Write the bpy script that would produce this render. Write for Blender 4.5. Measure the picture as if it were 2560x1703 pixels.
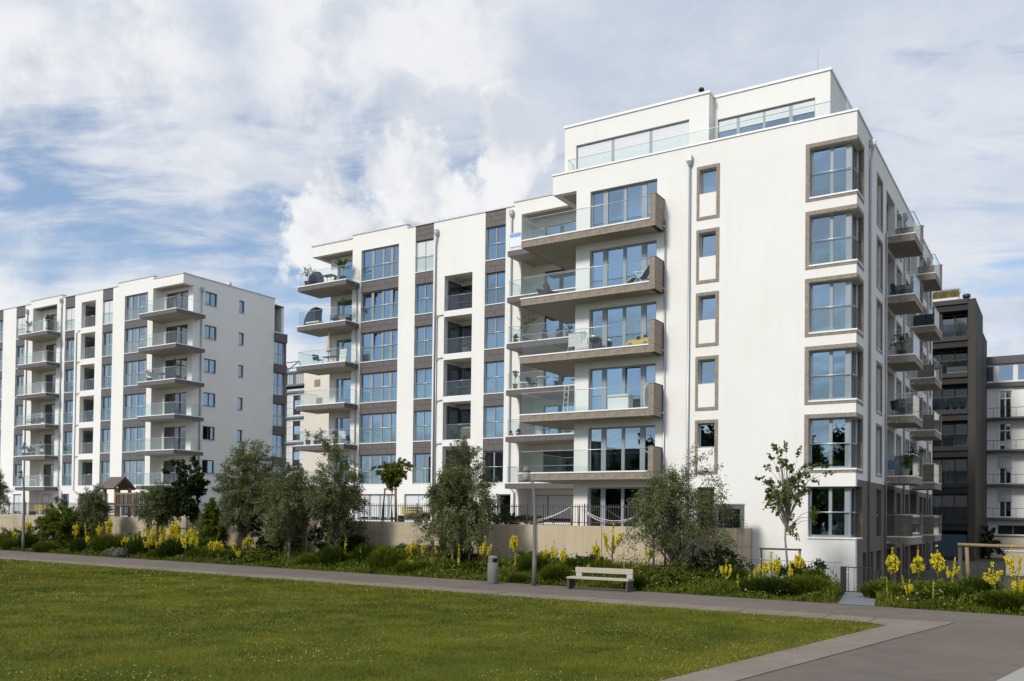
import bpy, bmesh, math, random
import numpy as np
from mathutils import Vector, Matrix

for _o in list(bpy.data.objects):
    bpy.data.objects.remove(_o, do_unlink=True)
SC = bpy.context.scene
COL = SC.collection
R = math.radians

# ---------------------------------------------------------------- camera
CAM_H = 2.7
_pit, _rol = R(1.0886), R(0.6710)
cd = bpy.data.cameras.new('camera')
cd.sensor_fit = 'HORIZONTAL'
cd.sensor_width = 36.0
cd.lens = 31.41
cd.shift_y = 0.15461
cd.clip_start = 0.1
cd.clip_end = 3000
cam = bpy.data.objects.new('camera', cd)
COL.objects.link(cam)
_r = Vector((1, 0, 0)); _u = Vector((0, -math.sin(_pit), math.cos(_pit))); _f = Vector((0, math.cos(_pit), math.sin(_pit)))
_r2 = math.cos(_rol) * _r + math.sin(_rol) * _u
_u2 = -math.sin(_rol) * _r + math.cos(_rol) * _u
cam.matrix_world = Matrix(((_r2.x, _u2.x, -_f.x, 0), (_r2.y, _u2.y, -_f.y, 0), (_r2.z, _u2.z, -_f.z, CAM_H), (0, 0, 0, 1)))
SC.camera = cam

# ---------------------------------------------------------------- street grid: u runs left along the facades, v runs back
YA = R(31.8206)
CX, CY = 14.6163, 38.0
AX = (-math.cos(YA), math.sin(YA)); BX = (math.sin(YA), math.cos(YA))
def W(u, v, z=0.0):
    return Vector((CX + u * AX[0] + v * BX[0], CY + u * AX[1] + v * BX[1], z))
RZ = -YA

# ---------------------------------------------------------------- light
SUN_EL = R(38)
_sa = R(13)
_sx = -BX[0] * math.cos(_sa) + AX[0] * math.sin(_sa)
_sy = -BX[1] * math.cos(_sa) + AX[1] * math.sin(_sa)
SUN = Vector((_sx * math.cos(SUN_EL), _sy * math.cos(SUN_EL), math.sin(SUN_EL))).normalized()
sl = bpy.data.lights.new('sun', 'SUN')
sl.energy = 3.0
sl.angle = R(11.0)
sl.color = (1.0, 0.955, 0.87)
so = bpy.data.objects.new('sun', sl)
COL.objects.link(so)
so.rotation_euler = (-SUN).to_track_quat('-Z', 'Y').to_euler()
so.location = (-30, -20, 60)

world = bpy.data.worlds.new('World')
SC.world = world
world.use_nodes = True
nt = world.node_tree
nt.nodes.clear()
def wn(t, **kw):
    n = nt.nodes.new(t)
    for k, v in kw.items():
        setattr(n, k, v)
    return n
def wl(a, b): nt.links.new(a, b)
def wmath(op, a, b=None, clamp=False):
    n = wn('ShaderNodeMath', operation=op, use_clamp=clamp)
    for i, x in enumerate((a, b)):
        if x is None: continue
        if isinstance(x, (int, float)): n.inputs[i].default_value = x
        else: wl(x, n.inputs[i])
    return n.outputs[0]
def wramp(x, a, b, lo=0.0, hi=1.0):
    n = wn('ShaderNodeMapRange', interpolation_type='SMOOTHSTEP')
    wl(x, n.inputs[0])
    for i, q in zip((1, 2, 3, 4), (a, b, lo, hi)): n.inputs[i].default_value = q
    return n.outputs[0]
def wnoise(vec, scale, detail=8.0, rough=0.6, dist=0.0):
    n = wn('ShaderNodeTexNoise')
    wl(vec, n.inputs['Vector'])
    n.inputs['Scale'].default_value = scale; n.inputs['Detail'].default_value = detail
    n.inputs['Roughness'].default_value = rough; n.inputs['Distortion'].default_value = dist
    return n.outputs['Fac']
def wmix(f, a, b):
    n = wn('ShaderNodeMix', data_type='RGBA')
    if isinstance(f, float): n.inputs[0].default_value = f
    else: wl(f, n.inputs[0])
    for i, c in ((6, a), (7, b)):
        if isinstance(c, tuple): n.inputs[i].default_value = c + (1,)
        else: wl(c, n.inputs[i])
    return n.outputs[2]
sky = wn('ShaderNodeTexSky', sky_type='NISHITA', sun_disc=False)
sky.sun_elevation = SUN_EL
sky.sun_rotation = math.atan2(SUN.x, SUN.y)
sky.air_density = 1.0; sky.dust_density = 0.7; sky.ozone_density = 2.2
tc = wn('ShaderNodeTexCoord')
D = tc.outputs['Generated']
sep = wn('ShaderNodeSeparateXYZ'); wl(D, sep.inputs[0])
zc = wmath('ADD', wmath('MAXIMUM', sep.outputs[2], 0.0), 0.16)
pv = wn('ShaderNodeCombineXYZ')
wl(wmath('DIVIDE', sep.outputs[0], zc), pv.inputs[0]); wl(wmath('DIVIDE', sep.outputs[1], zc), pv.inputs[1])
P2 = pv.outputs[0]
# high thin veil, streaked, all over the sky
vm = wn('ShaderNodeMapping'); wl(P2, vm.inputs[0]); vm.inputs['Rotation'].default_value = (0, 0, 0.35); vm.inputs['Scale'].default_value = (0.55, 1.2, 1)
veil_n = wmath('ADD', wmath('MULTIPLY', wnoise(vm.outputs[0], 1.7, 10, 0.62, 0.5), 0.55), wmath('MULTIPLY', wnoise(vm.outputs[0], 4.6, 9, 0.62, 0.8), 0.45))
veil_big = wnoise(P2, 0.42, 3, 0.5)
veil = wmath('ADD', wmath('SUBTRACT', wmath('MULTIPLY', veil_n, 2.3), 0.62), wmath('MULTIPLY', wmath('SUBTRACT', veil_big, 0.5), 0.9))
def blob(c, r):
    n = wn('ShaderNodeVectorMath', operation='DISTANCE'); wl(D, n.inputs[0]); n.inputs[1].default_value = c
    return wramp(n.outputs['Value'], r, 0.0)
# thinner veil in the left middle of the sky, thicker deck overhead
gap = wmath('MAXIMUM', blob((-0.42, 0.870, 0.270), 0.26), blob((-0.24, 0.91, 0.31), 0.22))
gap = wmath('MAXIMUM', gap, wmath('MULTIPLY', blob((0.52, 0.84, 0.22), 0.20), 0.75))
deck = wramp(sep.outputs[2], 0.30, 0.46)
veil = wmath('ADD', veil, wmath('MULTIPLY', deck, 0.16))
veil = wmath('SUBTRACT', veil, wmath('MULTIPLY', gap, 0.17))
veil = wmath('SUBTRACT', veil, wramp(sep.outputs[1], 0.45, -0.1, 0.0, 0.10))
veil_m = wramp(veil, 0.22, 0.60, 0.06, 0.98)
# heaped clouds with crisp edges
wv = wn('ShaderNodeVectorMath', operation='MULTIPLY_ADD')
nz = wn('ShaderNodeTexNoise'); wl(D, nz.inputs['Vector']); nz.inputs['Scale'].default_value = 9; nz.inputs['Detail'].default_value = 4
wl(nz.outputs['Color'], wv.inputs[0]); wv.inputs[1].default_value = (0.05, 0.05, 0.05); wl(D, wv.inputs[2])
cn = wnoise(wv.outputs[0], 9.0, 10, 0.60)
sh = wn('ShaderNodeVectorMath', operation='ADD'); wl(wv.outputs[0], sh.inputs[0]); sh.inputs[1].default_value = (-0.020, -0.004, 0.026)
cn2 = wnoise(sh.outputs[0], 9.0, 5, 0.5)
def heap(lst):
    r_ = None
    for c, r in lst:
        b_ = blob(c, r); r_ = b_ if r_ is None else wmath('MAXIMUM', r_, b_)
    return r_
crisp = heap((((-0.1057, 0.9293, 0.3450), 0.125), ((-0.195, 0.9302, 0.295), 0.11), ((-0.0126, 0.9251, 0.3700), 0.10), ((-0.1507, 0.9423, 0.290), 0.13), ((-0.0249, 0.9419, 0.3049), 0.13)))
softb = heap((((-0.0999, 0.87, 0.4827), 0.17), ((-0.2061, 0.8529, 0.4797), 0.20), ((-0.335, 0.8493, 0.4418), 0.16), ((-0.47, 0.80, 0.40), 0.14), ((-0.30, 0.885, 0.35), 0.07), ((-0.43, 0.8839, 0.155), 0.16), ((-0.2538, 0.9503, 0.150), 0.12), ((-0.49, 0.8493, 0.17), 0.16), ((-0.35, 0.918, 0.14), 0.14), ((0.45, 0.87, 0.10), 0.14)))
back = wmath('MULTIPLY', wramp(wnoise(D, 2.6, 3, 0.5), 0.50, 0.68), wramp(sep.outputs[1], 0.55, 0.2))   # same weather goes on all round
crisp = wmath('MAXIMUM', crisp, wmath('MULTIPLY', back, 0.45))
nfl = wmath('MULTIPLY', wmath('SUBTRACT', cn, 0.5), 2.6)
nfi = wmath('MULTIPLY', wmath('SUBTRACT', wnoise(wv.outputs[0], 26.0, 6, 0.6), 0.5), 0.5)
cum = wmath('MULTIPLY', wramp(wmath('ADD', wmath('ADD', wmath('MULTIPLY', crisp, 0.95), nfl), nfi), 0.36, 0.60), wramp(crisp, 0.02, 0.2))
cum = wmath('MAXIMUM', cum, wmath('MULTIPLY', wramp(wmath('ADD', wmath('MULTIPLY', softb, 0.9), wmath('MULTIPLY', nfl, 0.7)), 0.1, 1.0), 0.85))
lit = wramp(wmath('ADD', wmath('SUBTRACT', cn, cn2), wmath('MULTIPLY', wmath('SUBTRACT', crisp, 0.5), -0.03)), -0.16, 0.09)
K = 10.0
veil_col = wmix(wramp(wnoise(P2, 1.5, 8, 0.6), 0.36, 0.64), (0.54 * K, 0.61 * K, 0.73 * K), (0.75 * K, 0.785 * K, 0.85 * K))
cum_col = wmix(lit, (0.65 * K, 0.69 * K, 0.76 * K), (0.91 * K, 0.915 * K, 0.93 * K))
sb = wn('ShaderNodeVectorMath', operation='SCALE'); wl(sky.outputs[0], sb.inputs[0]); sb.inputs['Scale'].default_value = 1.45
hz_ = wmix(wramp(sep.outputs[2], 0.45, -0.05, 0.10, 0.42), sb.outputs[0], (0.40 * K, 0.58 * K, 0.87 * K))
c1 = wmix(veil_m, hz_, veil_col)
c2 = wmix(cum, c1, cum_col)
bg = wn('ShaderNodeBackground'); wl(c2, bg.inputs['Color']); bg.inputs['Strength'].default_value = 0.1
wo = wn('ShaderNodeOutputWorld'); wl(bg.outputs[0], wo.inputs['Surface'])

SC.render.engine = 'CYCLES'
SC.view_settings.view_transform = 'Standard'
SC.view_settings.look = 'None'
SC.view_settings.exposure = 0.0
SC.view_settings.gamma = 1.0
SC.view_settings.use_curve_mapping = False
SC.cycles.use_denoising = True
SC.cycles.max_bounces = 8
SC.cycles.transparent_max_bounces = 24
SC.cycles.caustics_reflective = False
SC.cycles.caustics_refractive = False
SC.cycles.sample_clamp_indirect = 6.0

# ---------------------------------------------------------------- materials
MATS = {}
def nmat(name):
    m = bpy.data.materials.new(name); m.use_nodes = True
    n = m.node_tree; b = n.nodes['Principled BSDF']
    MATS[name] = m
    return m, n, b
def surf(name, col, rough=0.7, var=0.0, scale=4.0, bump=0.0, bscale=40.0, metal=0.0, spec=0.5, col2=None, detail=6.0, stretch=None, dist=0.0, lo=0.3, hi=0.7):
    m, n, b = nmat(name)
    b.inputs['Roughness'].default_value = rough
    b.inputs['Metallic'].default_value = metal
    b.inputs['Specular IOR Level'].default_value = spec
    c2 = col2 if col2 else tuple(max(0, x * (1 - var)) for x in col)
    tcn = n.nodes.new('ShaderNodeTexCoord'); vec = tcn.outputs['Object']
    if stretch:
        mp = n.nodes.new('ShaderNodeMapping'); n.links.new(vec, mp.inputs[0]); mp.inputs['Scale'].default_value = stretch; vec = mp.outputs[0]
    if var > 0 or col2:
        t = n.nodes.new('ShaderNodeTexNoise'); n.links.new(vec, t.inputs['Vector'])
        t.inputs['Scale'].default_value = scale; t.inputs['Detail'].default_value = detail; t.inputs['Distortion'].default_value = dist
        mr = n.nodes.new('ShaderNodeMapRange'); n.links.new(t.outputs['Fac'], mr.inputs[0]); mr.inputs[1].default_value = lo; mr.inputs[2].default_value = hi
        mx = n.nodes.new('ShaderNodeMix'); mx.data_type = 'RGBA'
        n.links.new(mr.outputs[0], mx.inputs[0]); mx.inputs[6].default_value = c2 + (1,); mx.inputs[7].default_value = col + (1,)
        n.links.new(mx.outputs[2], b.inputs['Base Color'])
    else:
        b.inputs['Base Color'].default_value = col + (1,)
    if bump > 0:
        t2 = n.nodes.new('ShaderNodeTexNoise'); n.links.new(vec, t2.inputs['Vector']); t2.inputs['Scale'].default_value = bscale; t2.inputs['Detail'].default_value = 5
        bp = n.nodes.new('ShaderNodeBump'); bp.inputs['Strength'].default_value = bump; bp.inputs['Distance'].default_value = 0.02
        n.links.new(t2.outputs['Fac'], bp.inputs['Height']); n.links.new(bp.outputs[0], b.inputs['Normal'])
    return m
def glass(name, tint, refl, edge, rough=0.0, gcol=(1, 1, 1)):
    m, n, b = nmat(name)
    n.nodes.remove(b)
    out = n.nodes['Material Output']
    tr = n.nodes.new('ShaderNodeBsdfTransparent'); tr.inputs[0].default_value = tint + (1,)
    gl = n.nodes.new('ShaderNodeBsdfGlossy'); gl.inputs['Roughness'].default_value = rough; gl.inputs[0].default_value = gcol + (1,)
    lw = n.nodes.new('ShaderNodeLayerWeight'); lw.inputs[0].default_value = 0.5
    p = n.nodes.new('ShaderNodeMath'); p.operation = 'POWER'; n.links.new(lw.outputs['Facing'], p.inputs[0]); p.inputs[1].default_value = 3.0
    mr = n.nodes.new('ShaderNodeMapRange'); n.links.new(p.outputs[0], mr.inputs[0]); mr.inputs[3].default_value = refl; mr.inputs[4].default_value = edge
    mx = n.nodes.new('ShaderNodeMixShader'); n.links.new(mr.outputs[0], mx.inputs[0]); n.links.new(tr.outputs[0], mx.inputs[1]); n.links.new(gl.outputs[0], mx.inputs[2])
    n.links.new(mx.outputs[0], out.inputs['Surface'])
    return m
def leafmat(name, ca, cb, rough=0.55, trans=0.25):
    m, n, b = nmat(name)
    at = n.nodes.new('ShaderNodeAttribute'); at.attribute_name = 'tint'
    mx = n.nodes.new('ShaderNodeMix'); mx.data_type = 'RGBA'
    n.links.new(at.outputs['Fac'], mx.inputs[0]); mx.inputs[6].default_value = ca + (1,); mx.inputs[7].default_value = cb + (1,)
    n.links.new(mx.outputs[2], b.inputs['Base Color'])
    b.inputs['Roughness'].default_value = rough; b.inputs['Specular IOR Level'].default_value = 0.08
    out = n.nodes['Material Output']
    tl = n.nodes.new('ShaderNodeBsdfTranslucent'); n.links.new(mx.outputs[2], tl.inputs[0])
    ms = n.nodes.new('ShaderNodeMixShader'); ms.inputs[0].default_value = trans
    n.links.new(b.outputs[0], ms.inputs[1]); n.links.new(tl.outputs[0], ms.inputs[2]); n.links.new(ms.outputs[0], out.inputs['Surface'])
    return m
def layered(name, base, layers, rough=0.9, bump=0.25, bscale=60.0, spec=0.2, cracks=None):
    """layers: (noise scale, stretch, factor colour, lo, hi) multiplied one after the other"""
    m, n, b = nmat(name); b.inputs['Roughness'].default_value = rough; b.inputs['Specular IOR Level'].default_value = spec
    tcn = n.nodes.new('ShaderNodeTexCoord'); col = None
    for sc, st, fc, lo, hi in layers:
        mp = n.nodes.new('ShaderNodeMapping'); n.links.new(tcn.outputs['Object'], mp.inputs[0]); mp.inputs['Scale'].default_value = st
        t = n.nodes.new('ShaderNodeTexNoise'); n.links.new(mp.outputs[0], t.inputs['Vector']); t.inputs['Scale'].default_value = sc; t.inputs['Detail'].default_value = 7
        mr = n.nodes.new('ShaderNodeMapRange'); n.links.new(t.outputs['Fac'], mr.inputs[0]); mr.inputs[1].default_value = lo; mr.inputs[2].default_value = hi
        mx = n.nodes.new('ShaderNodeMix'); mx.data_type = 'RGBA'; mx.blend_type = 'MULTIPLY'
        n.links.new(mr.outputs[0], mx.inputs[0])
        if col is None: mx.inputs[6].default_value = base + (1,)
        else: n.links.new(col, mx.inputs[6])
        mx.inputs[7].default_value = fc + (1,); col = mx.outputs[2]
    if cracks:
        w = n.nodes.new('ShaderNodeTexNoise'); n.links.new(tcn.outputs['Object'], w.inputs['Vector']); w.inputs['Scale'].default_value = 1.3; w.inputs['Detail'].default_value = 5
        va = n.nodes.new('ShaderNodeVectorMath'); va.operation = 'ADD'; n.links.new(tcn.outputs['Object'], va.inputs[0]); n.links.new(w.outputs['Color'], va.inputs[1])
        v = n.nodes.new('ShaderNodeTexVoronoi'); v.feature = 'DISTANCE_TO_EDGE'; n.links.new(va.outputs[0], v.inputs['Vector']); v.inputs['Scale'].default_value = cracks
        mr = n.nodes.new('ShaderNodeMapRange'); n.links.new(v.outputs['Distance'], mr.inputs[0]); mr.inputs[1].default_value = 0.0; mr.inputs[2].default_value = 0.008; mr.inputs[3].default_value = .28; mr.inputs[4].default_value = 0
        mx = n.nodes.new('ShaderNodeMix'); mx.data_type = 'RGBA'; mx.blend_type = 'MULTIPLY'; n.links.new(mr.outputs[0], mx.inputs[0]); n.links.new(col, mx.inputs[6]); mx.inputs[7].default_value = (.45, .42, .40, 1); col = mx.outputs[2]
    n.links.new(col, b.inputs['Base Color'])
    t2 = n.nodes.new('ShaderNodeTexNoise'); n.links.new(tcn.outputs['Object'], t2.inputs['Vector']); t2.inputs['Scale'].default_value = bscale; t2.inputs['Detail'].default_value = 5
    bp = n.nodes.new('ShaderNodeBump'); bp.inputs['Strength'].default_value = bump; bp.inputs['Distance'].default_value = 0.02
    n.links.new(t2.outputs['Fac'], bp.inputs['Height']); n.links.new(bp.outputs[0], b.inputs['Normal'])
layered('plaster', (0.83, 0.82, 0.795), [(0.35, (1, 1, 1), (.955, .95, .94), .35, .7), (2.2, (1, 1, .10), (.975, .972, .965), .5, .75), (9.0, (1, 1, .8), (.975, .975, .97), .4, .7)], bump=.3, bscale=55)
layered('asphalt', (0.184, 0.156, 0.134), [(0.22, (1, 1, 1), (.84, .84, .85), .38, .66), (1.6, (1, 1, 1), (.88, .87, .86), .45, .7), (55.0, (1, 1, 1), (.62, .61, .60), .5, .72), (38.0, (1, 1, 1), (1.22, 1.2, 1.17), .56, .75)], rough=.92, bump=.6, bscale=110, cracks=.09)
layered('slab', (0.245, 0.208, 0.175), [(0.5, (1, 1, 1), (.85, .84, .83), .36, .66), (3.0, (1, 1, 1), (.88, .87, .85), .45, .72), (60.0, (1, 1, 1), (.78, .77, .76), .5, .72)], bump=.4, bscale=90)
layered('concrete', (0.55, 0.46, 0.335), [(0.6, (1, 1, 1), (.90, .89, .87), .38, .66), (2.0, (1, 1, .12), (.86, .85, .83), .5, .78), (14.0, (1, 1, 1), (.94, .94, .93), .45, .7)], bump=.35, bscale=35)
layered('concrete_rough', (0.50, 0.425, 0.32), [(0.7, (1, 1, 1), (.86, .85, .83), .38, .66), (2.2, (1, 1, .10), (.78, .77, .75), .48, .74), (1.0, (.15, .15, 3.5), (.88, .87, .85), .5, .62), (14.0, (1, 1, 1), (.92, .92, .91), .45, .7)], bump=.5, bscale=30)
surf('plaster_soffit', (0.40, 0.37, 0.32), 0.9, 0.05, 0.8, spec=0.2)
surf('coping', (0.86, 0.87, 0.88), 0.45, 0.04, 2.0)
surf('coping_grey', (0.55, 0.57, 0.58), 0.4, 0.05, 2.0)
surf('stone', (0.335, 0.285, 0.23), 0.75, 0, 7.0, 0.3, 25, col2=(0.19, 0.157, 0.125), dist=1.2)
surf('cladding', (0.135, 0.118, 0.115), 0.6, 0.22, 3.0, 0.15, 60)
surf('cladding_grey', (0.125, 0.12, 0.122), 0.6, 0.15, 3.0, 0.1, 60)
surf('joint', (0.03, 0.028, 0.027), 0.9)
surf('frame_grey', (0.30, 0.33, 0.36), 0.45, 0.05, 3.0)
surf('frame_dark', (0.075, 0.08, 0.085), 0.45, 0.05, 3.0)
surf('frame_white', (0.75, 0.75, 0.74), 0.5, 0.04, 3.0)
surf('steel', (0.62, 0.64, 0.66), 0.35, 0.06, 6.0, metal=0.6)
surf('zinc', (0.42, 0.45, 0.48), 0.42, 0.08, 3.0, metal=0.5)
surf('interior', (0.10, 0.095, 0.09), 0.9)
surf('curtain', (0.72, 0.71, 0.68), 0.9, 0.08, 6.0)
surf('shutter', (0.70, 0.72, 0.74), 0.6, 0.04, 3.0)
surf('brick', (0.185, 0.150, 0.125), 0.85, 0.30, 9.0, 0.6, 30, stretch=(1, 1, 3.2))
glass('pane', (0.58, 0.62, 0.65), 0.34, 0.90, gcol=(0.64, 0.84, 1.0))
glass('pane_shade', (0.62, 0.66, 0.68), 0.12, 0.7)
glass('guard_pane', (0.93, 0.965, 0.96), 0.05, 0.55)
glass('balcony_glass', (0.945, 0.975, 0.972), 0.03, 0.45)
glass('cup_glass', (0.55, 0.58, 0.60), 0.03, 0.4)
surf('pale_paving', (0.33, 0.31, 0.28), 0.9, 0.12, 2.0, 0.3, 60)
surf('soil', (0.085, 0.075, 0.05), 0.95, 0.4, 2.0, 0.5, 20)
surf('gravel', (0.22, 0.24, 0.255), 0.9, 0.5, 22.0, 0.8, 60)
surf('lawn', (0.110, 0.116, 0.012), 0.95, 0, 0.7, 0.8, 45, col2=(0.042, 0.066, 0.005), detail=9, spec=0.1)
surf('bark', (0.16, 0.135, 0.11), 0.9, 0.35, 12, 0.5, 40)
surf('bark_pale', (0.27, 0.24, 0.20), 0.9, 0.25, 12, 0.4, 40)
surf('wood_dark', (0.075, 0.06, 0.05), 0.85, 0.3, 8, 0.3, 40, stretch=(1, 1, 0.3))
surf('wood_tan', (0.30, 0.225, 0.12), 0.85, 0.3, 6, 0.3, 30)
surf('wood_brown', (0.16, 0.115, 0.08), 0.85, 0.35, 8, 0.3, 30)
surf('wood_grey', (0.45, 0.415, 0.355), 0.8, 0.22, 3, 0.3, 30, stretch=(0.4, 6, 6))
surf('wood_yellow', (0.55, 0.42, 0.10), 0.8, 0.15, 5)
surf('shingle', (0.155, 0.125, 0.105), 0.9, 0.35, 7, 0.4, 40)
surf('iron', (0.035, 0.037, 0.04), 0.5)
surf('iron_brown', (0.075, 0.062, 0.056), 0.6)
surf('lamp_grey', (0.15, 0.15, 0.152), 0.5, 0.1, 5)
surf('lamp_glass', (0.33, 0.33, 0.32), 0.35)
surf('bin_grey', (0.185, 0.185, 0.185), 0.75, 0.22, 3.5, 0.15, 80)
surf('black', (0.012, 0.012, 0.013), 0.5)
surf('dark_fabric', (0.022, 0.026, 0.033), 0.85)
surf('white_plastic', (0.75, 0.75, 0.74), 0.45)
surf('terracotta', (0.30, 0.135, 0.075), 0.8, 0.2, 8)
surf('pot_white', (0.68, 0.66, 0.61), 0.6)
surf('panel_blue', (0.030, 0.060, 0.090), 0.5, 0.15, 2.0)
surf('pot_blue', (0.05, 0.14, 0.24), 0.45)
surf('pot_yellow', (0.52, 0.36, 0.05), 0.5)
surf('pot_dark', (0.04, 0.042, 0.046), 0.6)
surf('beige_cloth', (0.60, 0.51, 0.36), 0.9, 0.1, 6)
surf('towel', (0.70, 0.66, 0.64), 0.95, 0.12, 9)
surf('yellow_paint', (0.62, 0.42, 0.06), 0.35)
surf('blue_paint', (0.05, 0.19, 0.46), 0.5)
surf('banner_white', (0.76, 0.79, 0.85), 0.7)
surf('banner_blue', (0.22, 0.38, 0.66), 0.7)
surf('tower_cladding', (0.014, 0.012, 0.010), 0.7, 0.2, 1.5)
surf('pale_render', (0.70, 0.65, 0.56), 0.9, 0.06, 0.6)
surf('tower_pale', (0.050, 0.043, 0.036), 0.8, 0.12, 1.0)
surf('old_plaster', (0.84, 0.825, 0.79), 0.9, 0.06, 0.6)
surf('slate', (0.10, 0.10, 0.105), 0.7, 0.15, 2.0)
surf('tile_panel', (0.66, 0.66, 0.66), 0.55, 0.04, 1.0)
surf('steel_blue', (0.12, 0.175, 0.21), 0.5, 0.1, 2.0)
surf('beige_plaster', (0.60, 0.52, 0.40), 0.9, 0.05, 0.6)
surf('skin', (0.50, 0.33, 0.25), 0.6)
surf('hair', (0.015, 0.012, 0.011), 0.5)
surf('shirt', (0.62, 0.66, 0.74), 0.85)
surf('jeans', (0.06, 0.08, 0.13), 0.9)
leafmat('leaf_silver', (0.045, 0.063, 0.018), (0.215, 0.235, 0.105))
leafmat('petal_lawn', (0.42, 0.37, 0.05), (0.60, 0.58, 0.30), trans=0.3)
leafmat('leaf_dark', (0.010, 0.020, 0.005), (0.042, 0.062, 0.014))
leafmat('leaf_green', (0.038, 0.066, 0.007), (0.155, 0.185, 0.026))
leafmat('leaf_maple', (0.045, 0.075, 0.012), (0.17, 0.19, 0.04))
leafmat('leaf_grey', (0.16, 0.18, 0.14), (0.30, 0.32, 0.26))
leafmat('leaf_mullein', (0.09, 0.115, 0.055), (0.19, 0.21, 0.12))
leafmat('blade_dark', (0.016, 0.034, 0.003), (0.072, 0.105, 0.012))
leafmat('blade_mid', (0.040, 0.066, 0.005), (0.180, 0.200, 0.022))
leafmat('blade_lawn', (0.030, 0.058, 0.003), (0.265, 0.240, 0.024), trans=0.3)
leafmat('blade_straw', (0.24, 0.20, 0.09), (0.42, 0.36, 0.17))
leafmat('petal_yellow', (0.52, 0.43, 0.015), (0.94, 0.83, 0.09), trans=0.35)
leafmat('petal_white', (0.55, 0.55, 0.40), (0.80, 0.80, 0.70), trans=0.3)
leafmat('petal_mixed', (0.55, 0.40, 0.03), (0.75, 0.74, 0.60), trans=0.3)

# ---------------------------------------------------------------- mesh helpers
MC = {}
class MB:
    def __init__(s): s.v = []; s.f = []; s.sm = False
    def quad(s, a, b, c, d):
        i = len(s.v); s.v += [a, b, c, d]; s.f.append((i, i + 1, i + 2, i + 3))
    def box(s, x0, x1, y0, y1, z0, z1):
        i = len(s.v)
        s.v += [(x0, y0, z0), (x1, y0, z0), (x1, y1, z0), (x0, y1, z0), (x0, y0, z1), (x1, y0, z1), (x1, y1, z1), (x0, y1, z1)]
        s.f += [(i, i + 3, i + 2, i + 1), (i + 4, i + 5, i + 6, i + 7), (i, i + 1, i + 5, i + 4), (i + 1, i + 2, i + 6, i + 5), (i + 2, i + 3, i + 7, i + 6), (i + 3, i, i + 4, i + 7)]
        return s
    def tube(s, pts, rad, n=8, cap=True):
        pts = [Vector(p) for p in pts]
        if not isinstance(rad, (list, tuple)): rad = [rad] * len(pts)
        i0 = len(s.v); up = Vector((0, 0, 1))
        for k, p in enumerate(pts):
            t = (pts[min(k + 1, len(pts) - 1)] - pts[max(k - 1, 0)]).normalized()
            a = t.cross(up if abs(t.z) < 0.95 else Vector((1, 0, 0))).normalized(); b = t.cross(a)
            for j in range(n):
                w = 2 * math.pi * j / n
                q = p + (a * math.cos(w) + b * math.sin(w)) * rad[k]; s.v.append(tuple(q))
        for k in range(len(pts) - 1):
            for j in range(n):
                a = i0 + k * n + j; b = i0 + k * n + (j + 1) % n
                s.f.append((a, b, b + n, a + n))
        if cap:
            s.f.append(tuple(i0 + j for j in range(n))[::-1]); s.f.append(tuple(i0 + (len(pts) - 1) * n + j for j in range(n)))
        return s
    def lathe(s, prof, n=20, c=(0, 0, 0), sx=1.0, sy=1.0):
        i0 = len(s.v)
        for r, z in prof:
            for j in range(n):
                w = 2 * math.pi * j / n; s.v.append((c[0] + r * math.cos(w) * sx, c[1] + r * math.sin(w) * sy, c[2] + z))
        for k in range(len(prof) - 1):
            for j in range(n):
                a = i0 + k * n + j; b = i0 + k * n + (j + 1) % n
                s.f.append((a, b, b + n, a + n))
        s.f.append(tuple(i0 + j for j in range(n))[::-1]); s.f.append(tuple(i0 + (len(prof) - 1) * n + j for j in range(n)))
        return s
    def prism(s, poly, y0, y1, axis='y'):
        i = len(s.v); n = len(poly)
        for y in (y0, y1):
            for a, b in poly: s.v.append({'y': (a, y, b), 'x': (y, a, b), 'z': (a, b, y)}[axis])
        s.f.append(tuple(range(i, i + n))); s.f.append(tuple(range(i + 2 * n - 1, i + n - 1, -1)))
        for j in range(n):
            k = (j + 1) % n; s.f.append((i + k, i + j, i + n + j, i + n + k))
        return s
    def mesh(s, name, smooth=False, fix=False):
        me = bpy.data.meshes.new(name); me.from_pydata(s.v, [], s.f); me.update()
        if fix:
            bm = bmesh.new(); bm.from_mesh(me); bmesh.ops.recalc_face_normals(bm, faces=bm.faces); bm.to_mesh(me); bm.free()
        if smooth:
            me.polygons.foreach_set('use_smooth', [True] * len(me.polygons)); 
        return me
    def build(s, name, mat, parent=None, smooth=False, loc=None, rz=0.0, fix=False):
        return obj(name, s.mesh(name, smooth, fix), mat, parent, loc, rz)
def obj(name, me, mat, parent=None, loc=None, rz=0.0):
    if mat is not None and not me.materials:
        me.materials.append(MATS[mat])
    o = bpy.data.objects.new(name, me); COL.objects.link(o)
    if parent is not None: o.parent = parent
    if loc is not None: o.location = loc
    if rz: o.rotation_euler = (0, 0, rz)
    return o
def tag(o, label=None, cat=None, group=None, kind=None):
    if label: o['label'] = label
    if cat: o['category'] = cat
    if group: o['group'] = group
    if kind: o['kind'] = kind
    return o
def thing(name, label, cat, loc, rz=0.0, group=None):
    o = bpy.data.objects.new(name, None); COL.objects.link(o); o.empty_display_size = 0.2
    o.location = loc; o.rotation_euler = (0, 0, rz)
    return tag(o, label, cat, group)
def copy_tree(o, parent=None, loc=None, rz=None, scale=None):
    c = o.copy(); COL.objects.link(c); c.parent = parent
    if loc is not None: c.location = loc
    if rz is not None: c.rotation_euler = (0, 0, rz)
    if scale is not None: c.scale = scale
    for ch in list(o.children): copy_tree(ch, c)
    return c
def struct(o): o['kind'] = 'structure'; return o
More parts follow.
